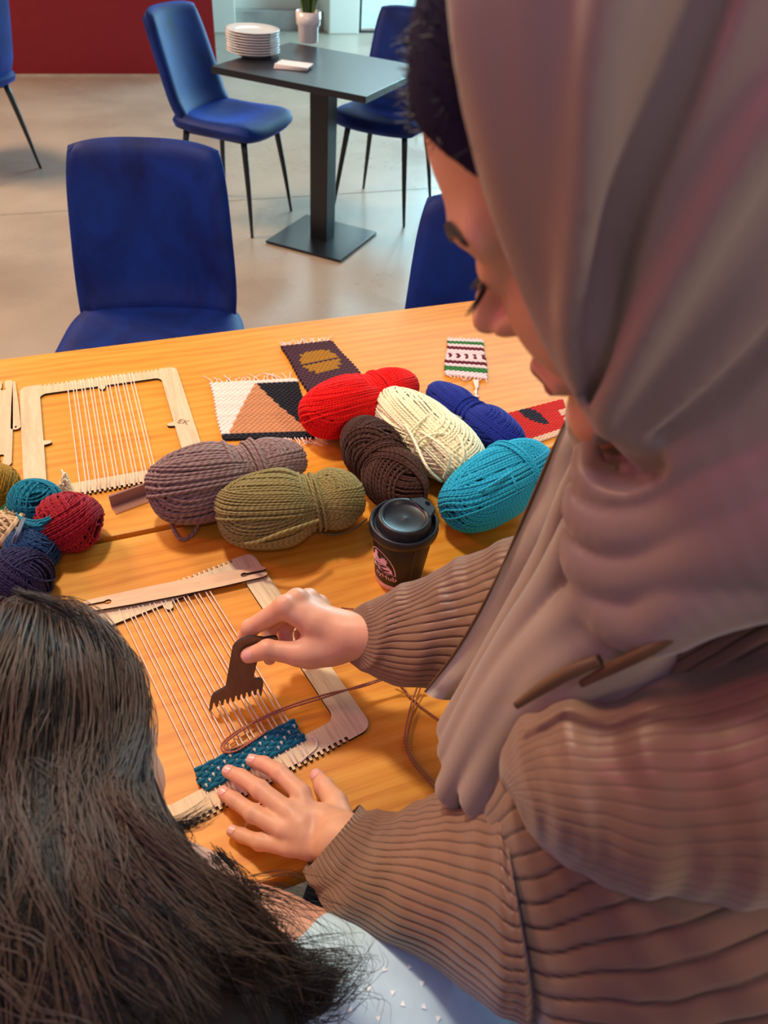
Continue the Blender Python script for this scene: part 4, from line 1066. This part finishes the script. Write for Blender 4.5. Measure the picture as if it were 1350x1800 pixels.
DRAPES = [
 [(1030, 800, .400, .006), (1010, 880, .420, .0115), (982, 980, .450, .0160), (928, 1085, .485, .018), (872, 1185, .520, .0190), (802, 1283, .552, .0150)],
 [(1030, 930, .395, .014), (985, 1030, .420, .0165), (925, 1130, .455, .019), (860, 1235, .500, .0190), (800, 1320, .540, .0135)],
 [(1060, 1050, .375, .018), (1000, 1120, .405, .020), (930, 1200, .445, .022), (868, 1290, .490, .0220), (800, 1385, .535, .0150)],
 [(1110, 1080, .368, .018), (1060, 1130, .385, .022), (990, 1200, .415, .024), (920, 1290, .460, .023), (850, 1400, .50, .017)],
]
ROLLS.append([(1085, 1120, .400, .030), (1110, 1225, .425, .042), (1210, 1230, .430, .045)])
RW = [[pt(PD(u, v, d), r) for u, v, d, r in q] for q in ROLLS]
RW = [cr(q, 16) for q in RW]; DW = [cr([pt(PD(u, v, d), r) for u, v, d, r in q], 14) for q in DRAPES]
HOLE = cr([pt(PD(u, v, d), r) for u, v, d, r in [(1070, 802, .345, .010), (1095, 802, .335, .016), (1122, 800, .315, .013)]], 4)
def hijab(P):
    d = hj_base(P)
    m = np.linalg.norm(P-HO, axis=1) < .22
    if m.any():
        Q = P[m]; e = d[m]
        for c in RC: e = smin(e, chain(Q, c), .010)
        for c in GC: e = smax(e, -chain(Q, c), .006)
        q = (Q-HO)@HR/HS
        fe = .069-1.45*(q[:, 2]+.03)**2-.4*np.clip(np.abs(q[:, 1])-.06, 0, 1)
        front = (q[:, 0]-fe)*.95*HS
        hs = bound(Q, head_sdf, HO, .15); e = smin(e, hs-.0045, .006)
        e = smax(e, front, .006)
        d[m] = e
    nk_ = chain(P, [pt(HL(-.05, 0, -.10), .065), pt(neckb+np.array([0, 0, -.01]), .085)])
    d = smin(d, nk_, .03)
    sh = chain(P, [pt(neckb*.45+sL*.55+np.array([-.01, 0, .0]), .055), pt(neckb+np.array([-.01, 0, -.01]), .09)])
    d = smin(d, sh, .03)
    m = (P[:, 2] < 1.42)
    if m.any():
        Q = P[m]; e = None
        for c in RW: e = smin(e, chain(Q, c), .0025)
        for c in DW: e = smin(e, chain(Q, c), .004)
        e = smax(e, -chain(Q, HOLE), .006)
        d[m] = smin(d[m], e, .005)
    return d
hj = pobj(polygonize(hijab, (-.02, .10, .86), (.42, .52, 1.55), .0026, 'headscarf', M['hijab']))

# jacket ---------------------------------------------------------
jk = []
def sleeve(name, rings, n, m, ribs, rd, seed, wob=.0, extra=None):
    V, F, g = ringloft(rings, n, m, ribs, rd, wob=wob, seed=seed); g = g*(extra or 1)
    o = pobj(mesh(name, V, F, M['jacket'], None, groove=g)); return o
# left forearm
fore = [pring((628, 1421), (532, 1530), .655, .024, .1), pring((660, 1428), (560, 1572), .640, .034, .1), pring((705, 1424), (612, 1612), .610, .042), pring((760, 1402), (692, 1650), .575, .050),
        pring((815, 1385), (786, 1694), .540, .058), pring((858, 1372), (866, 1745), .505, .064), pring((876, 1378), (920, 1775), .490, .064), pring((880, 1400), (940, 1765), .486, .056), pring((884, 1440), (940, 1760), .49, .04)]
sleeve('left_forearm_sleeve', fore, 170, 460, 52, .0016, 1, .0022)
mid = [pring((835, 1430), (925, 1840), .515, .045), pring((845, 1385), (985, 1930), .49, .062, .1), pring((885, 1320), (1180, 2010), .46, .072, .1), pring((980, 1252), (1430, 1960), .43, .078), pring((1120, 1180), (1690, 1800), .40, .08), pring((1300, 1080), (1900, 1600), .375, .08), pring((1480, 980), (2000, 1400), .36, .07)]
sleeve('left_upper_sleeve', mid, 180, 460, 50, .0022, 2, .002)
cap_ = [pring((888, 1388), (896, 1392), .425, .001), pring((880, 1370), (905, 1410), .425, .008), pring((884, 1318), (925, 1450), .415, .022), pring((925, 1262), (985, 1506), .40, .036), pring((1010, 1235), (1085, 1546), .385, .046), pring((1130, 1215), (1230, 1556), .370, .052), pring((1290, 1165), (1390, 1560), .352, .058), pring((1500, 1090), (1560, 1540), .34, .06)]
sleeve('left_shoulder_fold', cap_, 150, 460, 44, .0004, 3, .0022, .3)
# right sleeve
rs_ = [pring((621, 1077), (611, 1160), .765, .026, .5), pring((650, 1058), (632, 1176), .757, .031, .3), pring((700, 1032), (680, 1199), .745, .037), pring((765, 1003), (745, 1208), .725, .044), pring((830, 972), (822, 1220), .705, .05), pring((900, 945), (900, 1230), .68, .054), pring((1000, 930), (1010, 1220), .64, .056), pring((1130, 900), (1150, 1180), .60, .06)]
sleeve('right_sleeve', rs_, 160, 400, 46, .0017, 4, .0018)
# torso
def tr(z, cx, cy, hw, hd, lean=0):
    sd = np.array([-.5, -.85, 0]); sd /= np.linalg.norm(sd); fd = np.array([-.86, .5, 0.]); fd /= np.linalg.norm(fd)
    return [np.array([cx, cy, z]), sd*hw, fd*hd]
torso = [tr(.50, .42, .20, .19, .15), tr(.62, .41, .21, .185, .145), tr(.80, .38, .25, .165, .125), tr(.95, .35, .29, .18, .13), tr(1.06, .325, .31, .20, .125), tr(1.12, .31, .32, .19, .11), tr(1.17, .29, .33, .13, .09), tr(1.20, .28, .335, .07, .06)]
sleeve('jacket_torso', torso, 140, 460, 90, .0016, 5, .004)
# collar edges and facing
def rod(name, pts, r, mat, flat_=.5):
    P = cr([PD(*p[:3]) for p in pts], 30); T = Tubes(); T.add(P, np.interp(np.linspace(0, 1, 30), np.linspace(0, 1, len(r)), r), 10); o = T.build(name, mat); cap(o, 30, 10); return pobj(o)
rod('placket_edge', [(908, 1240, .385), (960, 1205, .372), (1010, 1178, .360), (1055, 1160, .352)], [.0022, .0036, .0036, .003], M['edge_brown'])
rod('placket_edge', [(1022, 1202, .362), (1080, 1172, .348), (1130, 1148, .335), (1185, 1118, .325)], [.002, .0032, .0032, .0024], M['edge_brown'])
# collar panel under the rods
def strip(name, left, right, mat, th=.002, n=26, m=8):
    Lp = cr([PD(*p) for p in left], n); Rp = cr([PD(*p) for p in right], n); s_ = np.linspace(0, 1, m)[None, :, None]
    S = Lp[:, None]*(1-s_)+Rp[:, None]*s_; x = np.linspace(0, 1, n)[:, None]; nr = np.cross(Rp-Lp, np.gradient(Lp, axis=0)); nr /= np.linalg.norm(nr, axis=1, keepdims=True)
    if nr[n//2].dot(CF) > 0: nr = -nr
    S = S+nr[:, None]*(.004*np.sin(s_*PI)+.0012*np.sin(14*x+4*s_[..., 0])[..., None])
    A = S.reshape(-1, 3); B = (S-nr[:, None]*th).reshape(-1, 3); i, j = np.meshgrid(np.arange(n-1), np.arange(m-1), indexing='ij'); q = (i*m+j).ravel()
    F1 = np.stack([q, q+1, q+m+1, q+m], 1); F2 = F1[:, ::-1]+n*m
    per = [j for j in range(m)]+[i*m+m-1 for i in range(1, n)]+[(n-1)*m+j for j in range(m-2, -1, -1)]+[i*m for i in range(n-2, 0, -1)]
    per = np.array(per); pn = np.roll(per, -1); F3 = np.stack([per, pn, pn+n*m, per+n*m], 1)
    o = pobj(mesh(name, np.vstack([A, B]), np.vstack([F1, F2, F3]), mat))
    return o, Lp, nr
lp, Lp, nr = strip('jacket_facing', [(1002, 726, .462), (968, 800, .475), (925, 900, .497), (872, 1020, .528), (808, 1135, .562), (748, 1216, .592)], [(1060, 760, .455), (1030, 850, .470), (1000, 960, .492), (960, 1080, .520), (890, 1200, .555), (800, 1232, .590)], M['lapel'])
T = Tubes(); T.add(Lp, .0013, 8); pobj(T.build('piping', M['edge_brown']))
# lower body
T = Tubes()
hipc = np.array([.42, .2, .52])
def legs(P):
    d = ell(P, (.42, .2, .585), (.17, .17, .11))
    for s_ in (-1, 1):
        h_ = np.array([.40, .2, .575])+s_*np.array([-.05, -.085, 0]); k_ = h_+np.array([-.30, .14, .02]); a_ = k_+np.array([.03, -.02, -.48])
        d = smin(d, chain(P, [(*h_, .085), (*k_, .06), (*a_, .045)]), .03)
        d = smin(d, chain(P, [(*(a_+[0, 0, -.01]), .04), (*(a_+np.array([-.13, .07, -.04])), .032)]), .02)
    return d
pobj(polygonize(legs, (-.2, -.1, -.02), (.65, .55, .68), .008, 'trousers', M['trouser']))
wc = dup(chA, (.42, .20, 0), math.atan2(-.86, -.5), 'blue velvet chair the scarfed woman sits on')

# ============================================================ the girl
GH = np.array([-.2315, .2577, .9526])-CR*.006-CU*.012
GR = np.array([[0.4553, -0.889, -0.0481], [0.8326, 0.406, 0.3768], [-0.3154, -0.2116, 0.9251]])
def GL_(f, l, u): return GH+.94*(GR@np.array([f, l, u]))
gsh = PD(690, 1720, .565); gnb = PD(400, 1640, .56)
gchest = np.array([-.10, .03, .78])
def girl_head(P):
    q = (P-GH)@GR/.94; s = q.copy(); s[:, 1] = np.abs(s[:, 1])
    d = ell(s, (-.008, 0, .028), (.097, .075, .094)); d = smin(d, ell(s, (.022, 0, -.034), (.064, .060, .082)), .02)
    d = smin(d, chain(s, [(-.02, .050, -.045, .020), (.03, .040, -.078, .017), (.066, .010, -.096, .014)]), .02)
    d = smin(d, np.linalg.norm(s-np.array([.052, .034, -.034]), axis=1)-.031, .02)
    d = smax(d, -(np.linalg.norm(s-np.array([.098, .032, .0]), axis=1)-.0165), .012); d = smin(d, ell(s, (.0735, .031, .0), (.0125, .0155, .0125)), .004)
    d = smin(d, chain(s, [(.080, 0, .004, .0065), (.100, 0, -.033, .0085)]), .010); d = smin(d, ell(s, (.0905, .010, -.039), (.010, .0065, .0062)), .006)
    d = smin(d, chain(s, [(.080, .019, -.066, .0045), (.0895, 0, -.0635, .0060)]), .005); d = smin(d, chain(s, [(.079, .017, -.071, .0045), (.088, 0, -.0755, .0065)]), .004)
    ear = ell(s, (-.014, .096, .008), (.017, .013, .028)); ear = smax(ear, -ell(s, (-.006, .110, .008), (.009, .007, .016)), .004)
    return smin(d, ear, .006)*.94
def girl(P):
    d = bound(P, girl_head, GH, .16)
    gn = PD(330, 1600, .57)
    d = smin(d, chain(P, [pt(GL_(-.02, 0, -.05), .045), pt(gn, .045), pt(PD(430, 1720, .60), .05)]), .02)
    d = smin(d, chain(P, [pt(PD(430, 1730, .60), .050), pt(PD(560, 1700, .595), .038), pt(PD(690, 1712, .60), .032)]), .03)
    d = smin(d, chain(P, [pt(PD(690, 1720, .60), .036), pt(PD(820, 1830, .66), .032), pt(PD(700, 1900, .70), .026)]), .02)
    d = smin(d, chain(P, [pt(PD(430, 1760, .62), .08), (-.12, .0, .62, .10), (-.12, -.06, .5, .12)]), .05)
    return d
gp = thing('person', 'girl with long dark brown hair in a pale blue top, seen from behind', 'person', (-.12, -.03, 0))
def gobj(o, parent=gp): o.parent = parent; o.matrix_parent_inverse = Matrix.Translation((.12, .03, 0)); return o
gobj(polygonize(girl, (-.42, -.22, .42), (.22, .42, 1.16), .004, 'body', M['skin2']))
def shirt(P):
    c = PD(690, 1815, .575)
    d = ell(P, c, (.105, .085, .085))
    d = smin(d, chain(P, [pt(PD(560, 1800, .59), .055), pt(PD(690, 1765, .585), .062), pt(PD(800, 1850, .61), .055), pt(PD(850, 1980, .66), .045)]), .03)
    d = smin(d, chain(P, [pt(PD(430, 1830, .60), .10), (-.12, .0, .62, .13), (-.12, -.06, .46, .145)]), .05)
    x = P; d = d+.0012*np.sin(P[:, 0]*95+P[:, 1]*60)*np.sin(P[:, 2]*70)
    return d
gobj(polygonize(shirt, (-.42, -.25, .35), (.24, .36, 1.05), .004, 'cotton_top', M['shirt']))
T = Tubes(); V = []; F = []
rs = np.random.RandomState(8)
uvp = [(648, 1738), (616, 1776), (676, 1705), (708, 1765), (742, 1728), (770, 1790), (665, 1790), (720, 1700), (600, 1725), (690, 1745), (745, 1770)]
tt_ = hit(shirt, uvp, .3)
for (u, v), t_ in zip(uvp, tt_):
    c = PD(u, v, t_); n = grad(shirt, c[None])[0]; a_ = np.cross(n, [0, 0, 1.]); a_ /= np.linalg.norm(a_); b_ = np.cross(n, a_); r = .0022; k0 = len(V); w_ = rs.uniform(0, 6)
    for k in range(3): t = w_+k*2*PI/3; V.append(c+n*.0008+(a_*math.cos(t)+b_*math.sin(t))*r)
    for k in range(3): t = w_+k*2*PI/3; V.append(c-n*.001+(a_*math.cos(t)+b_*math.sin(t))*r)
    F += [(k0, k0+1, k0+2), (k0, k0+3, k0+4, k0+1), (k0+1, k0+4, k0+5, k0+2), (k0+2, k0+5, k0+3, k0)]
o = gobj(mesh('printed_triangles', V, F, M['dots'], smooth=False)); o['kind'] = 'stuff'
def glegs(P):
    d = ell(P, (-.12, -.05, .57), (.14, .14, .09))
    for s_ in (-1, 1):
        h_ = np.array([-.12+s_*.07, -.02, .565]); k_ = h_+np.array([.05, .34, .0]); a_ = k_+np.array([0, -.03, -.46])
        d = smin(d, chain(P, [(*h_, .07), (*k_, .05), (*a_, .038)]), .03); d = smin(d, chain(P, [(*(a_+[0, 0, -.02]), .035), (*(a_+np.array([.03, .10, -.04])), .03)]), .02)
    return d
gobj(polygonize(glegs, (-.35, -.25, .0), (.2, .5, .65), .008, 'trousers', M['jeans']))
dup(chA, (-.12, -.05, 0), math.atan2(.1, -.99), 'blue velvet chair the dark-haired girl sits on')
# hair mass
HC = [cr([pt(PD(u, v, d), r) for u, v, d, r in q], 10) for q in [
    [(40, 1430, .53, .050), (80, 1540, .49, .070), (160, 1650, .475, .066), (290, 1720, .475, .050), (420, 1750, .485, .030), (550, 1740, .50, .016)],
    [(0, 1400, .50, .09), (40, 1600, .46, .10), (120, 1760, .43, .10), (200, 1900, .42, .10)],
    [(190, 1540, .53, .016), (270, 1590, .525, .026), (350, 1650, .51, .030), (430, 1720, .50, .028)]]]
def hairm(P):
    q = (P-GH)@GR/.94
    d = ell(q, (-.018, 0, .030), (.104, .089, .106))*.94
    # keep the face and cheek clear
    d = smax(d, (q[:, 0]-.024-.30*q[:, 2]-.25*np.clip(q[:, 2]-.05, 0, 1))*.9, .01)
    for c in HC: d = smin(d, chain(P, c), .03)
    d = smax(d, (q[:, 0]-.024-.30*q[:, 2])*.9-2.5*np.clip(-.085-q[:, 2], 0, 1), .01)
    return d
gh = gobj(polygonize(hairm, (-.50, -.14, .70), (.05, .46, 1.18), .005, 'hair_mass', M['hair_core']))
# strands follow guide curves over the mass
GUIDES = [
 [(40, 1056), (-150, 1120), (-300, 1280), (-380, 1480), (-400, 1700), (-360, 1950)],
 [(46, 1056), (-90, 1125), (-190, 1290), (-230, 1490), (-220, 1710), (-150, 1950)],
 [(54, 1055), (-40, 1135), (-120, 1295), (-140, 1495), (-120, 1705), (-50, 1930)],
 [(60, 1055), (0, 1150), (-60, 1300), (-60, 1500), (-20, 1700), (40, 1900)],
 [(62, 1055), (40, 1150), (10, 1300), (20, 1480), (70, 1680), (150, 1880)],
 [(66, 1055), (85, 1140), (85, 1290), (90, 1450), (150, 1640), (260, 1830)],
 [(70, 1056), (125, 1130), (140, 1270), (140, 1430), (220, 1610), (380, 1780)],
 [(74, 1060), (160, 1140), (185, 1260), (175, 1400), (270, 1560), (430, 1720), (560, 1745)],
 [(80, 1066), (172, 1145), (204, 1240), (192, 1350), (178, 1440), (300, 1540), (420, 1640), (500, 1700), (605, 1722)],
 [(84, 1072), (190, 1155), (212, 1240), (208, 1320), (192, 1420), (270, 1530), (410, 1610), (480, 1690), (540, 1760)],
 [(88, 1076), (198, 1165), (222, 1240), (218, 1310), (204, 1400), (228, 1480), (320, 1575), (430, 1650), (520, 1720)],
 [(92, 1080), (204, 1170), (230, 1245), (236, 1320), (240, 1400), (262, 1465), (330, 1540), (430, 1620)],
]
GU = [cr(np.array(g), 26) for g in GUIDES]
gt = [np.minimum(hit(hairm, g, .2), .56) for g in GU]
G3 = [np.array([CAM+(CF+CR*(u-675)/FPX-CU*(v-900)/FPX)*t for (u, v), t in zip(g, tt)]) for g, tt in zip(GU, gt)]
def strands(clumps, per, seed, r, lift0, lift1, cr_=.0035):
    rs = np.random.RandomState(seed); T = Tubes(); A = []; lf = []
    for k in range(clumps):
        s_ = rs.uniform(0, len(G3)-1.001) if rs.rand() < .25 else rs.uniform(2.5, len(G3)-1.001); i = int(s_); f = s_-i; P = G3[i]*(1-f)+G3[i+1]*f
        a0 = int(rs.uniform(0, .62)*26) if rs.rand() < .8 else 0; a1 = min(26, a0+int(rs.uniform(9, 19))); P = P[a0:a1]
        if len(P) < 5: continue
        n = 15; P = cr(P[::2], n); x = np.linspace(0, 1, n)[:, None]; gx = (a0+x*(a1-a0))/26
        low = np.clip(gx*1.7-.35, .12, 1)
        tn = P[-1]-P[0]; tn /= np.linalg.norm(tn); sd = np.cross(tn, CF); sd /= np.linalg.norm(sd)+1e-9
        fr = rs.uniform(5, 11); ph = rs.uniform(0, 6)
        P = P+sd*(rs.normal(0, .0095)*low*np.sin(gx*fr*2.3+ph)+rs.normal(0, .007)*x**2*low)-CF*(rs.uniform(0, .009)*low*np.cos(gx*fr*2+ph))
        lift = rs.uniform(lift0, lift1)
        for q in range(per):
            o_ = rs.normal(0, cr_, 3); tw = rs.normal(0, .0026, 3)
            A.append(P+o_*(1-.45*x)+tw*np.sin(x*rs.uniform(2, 7)+ph)); lf.append(lift*rs.uniform(.3, 1.3))
    allP = np.vstack(A); tg = np.repeat(lf, 15); g = grad(hairm, allP); dd = hairm(allP)
    allP = allP-g*np.where(dd < tg, dd-tg, (dd-tg)*.45)[:, None]
    earp = GL_(-.010, -.100, .020)
    for k in range(len(A)):
        if np.linalg.norm(allP[k*15:(k+1)*15]-earp, axis=1).min() < .017: continue
        T.add(allP[k*15:(k+1)*15], np.array([r*.5]+[r]*10+[r*.8, r*.6, r*.4, r*.15]), 3)
    return T
gobj(strands(1000, 13, 21, .0004, .0005, .009).build('hair_strands', M['hair'], None, True))
gobj(strands(280, 8, 22, .00034, .004, .016, .003).build('loose_hair', M['hair_hi'], None, True))
# free wisps
T = Tubes(); rs = np.random.RandomState(31)
def wisp(pts, cnt, sp_, r=.0004):
    for k in range(cnt):
        o_ = rs.normal(0, sp_, 3); P = np.array([PD(*p) for p in pts]); x = np.linspace(0, 1, len(P))[:, None]
        T.add(cr(P+o_*(.35+x)+rs.normal(0, sp_*.35, P.shape), 18), np.linspace(r, r*.2, 18), 3)
wisp([(215, 1430, .49), (262, 1452, .49), (310, 1452, .50), (345, 1440, .505), (370, 1425, .51)], 70, .0028)
wisp([(250, 1455, .49), (300, 1450, .50), (330, 1470, .51), (318, 1495, .52)], 20, .003)
wisp([(200, 1210, .50), (228, 1270, .50), (236, 1340, .50), (250, 1400, .49)], 60, .004)
wisp([(30, 1040, .50), (100, 1066, .50), (170, 1120, .50), (215, 1190, .50)], 50, .0035, .0003)
wisp([(400, 1600, .50), (450, 1640, .50), (500, 1700, .49), (600, 1705, .485), (608, 1730, .485)], 120, .009)
wisp([(420, 1660, .50), (480, 1740, .49), (560, 1760, .48), (606, 1720, .48), (600, 1690, .48)], 100, .009)
wisp([(430, 1560, .50), (500, 1580, .52), (560, 1610, .54), (600, 1650, .55)], 40, .010, .0003)
wisp([(380, 1500, .50), (430, 1560, .50), (455, 1640, .50)], 50, .006, .0003)
gobj(T.build('hair_wisps', M['hair'], None, True))
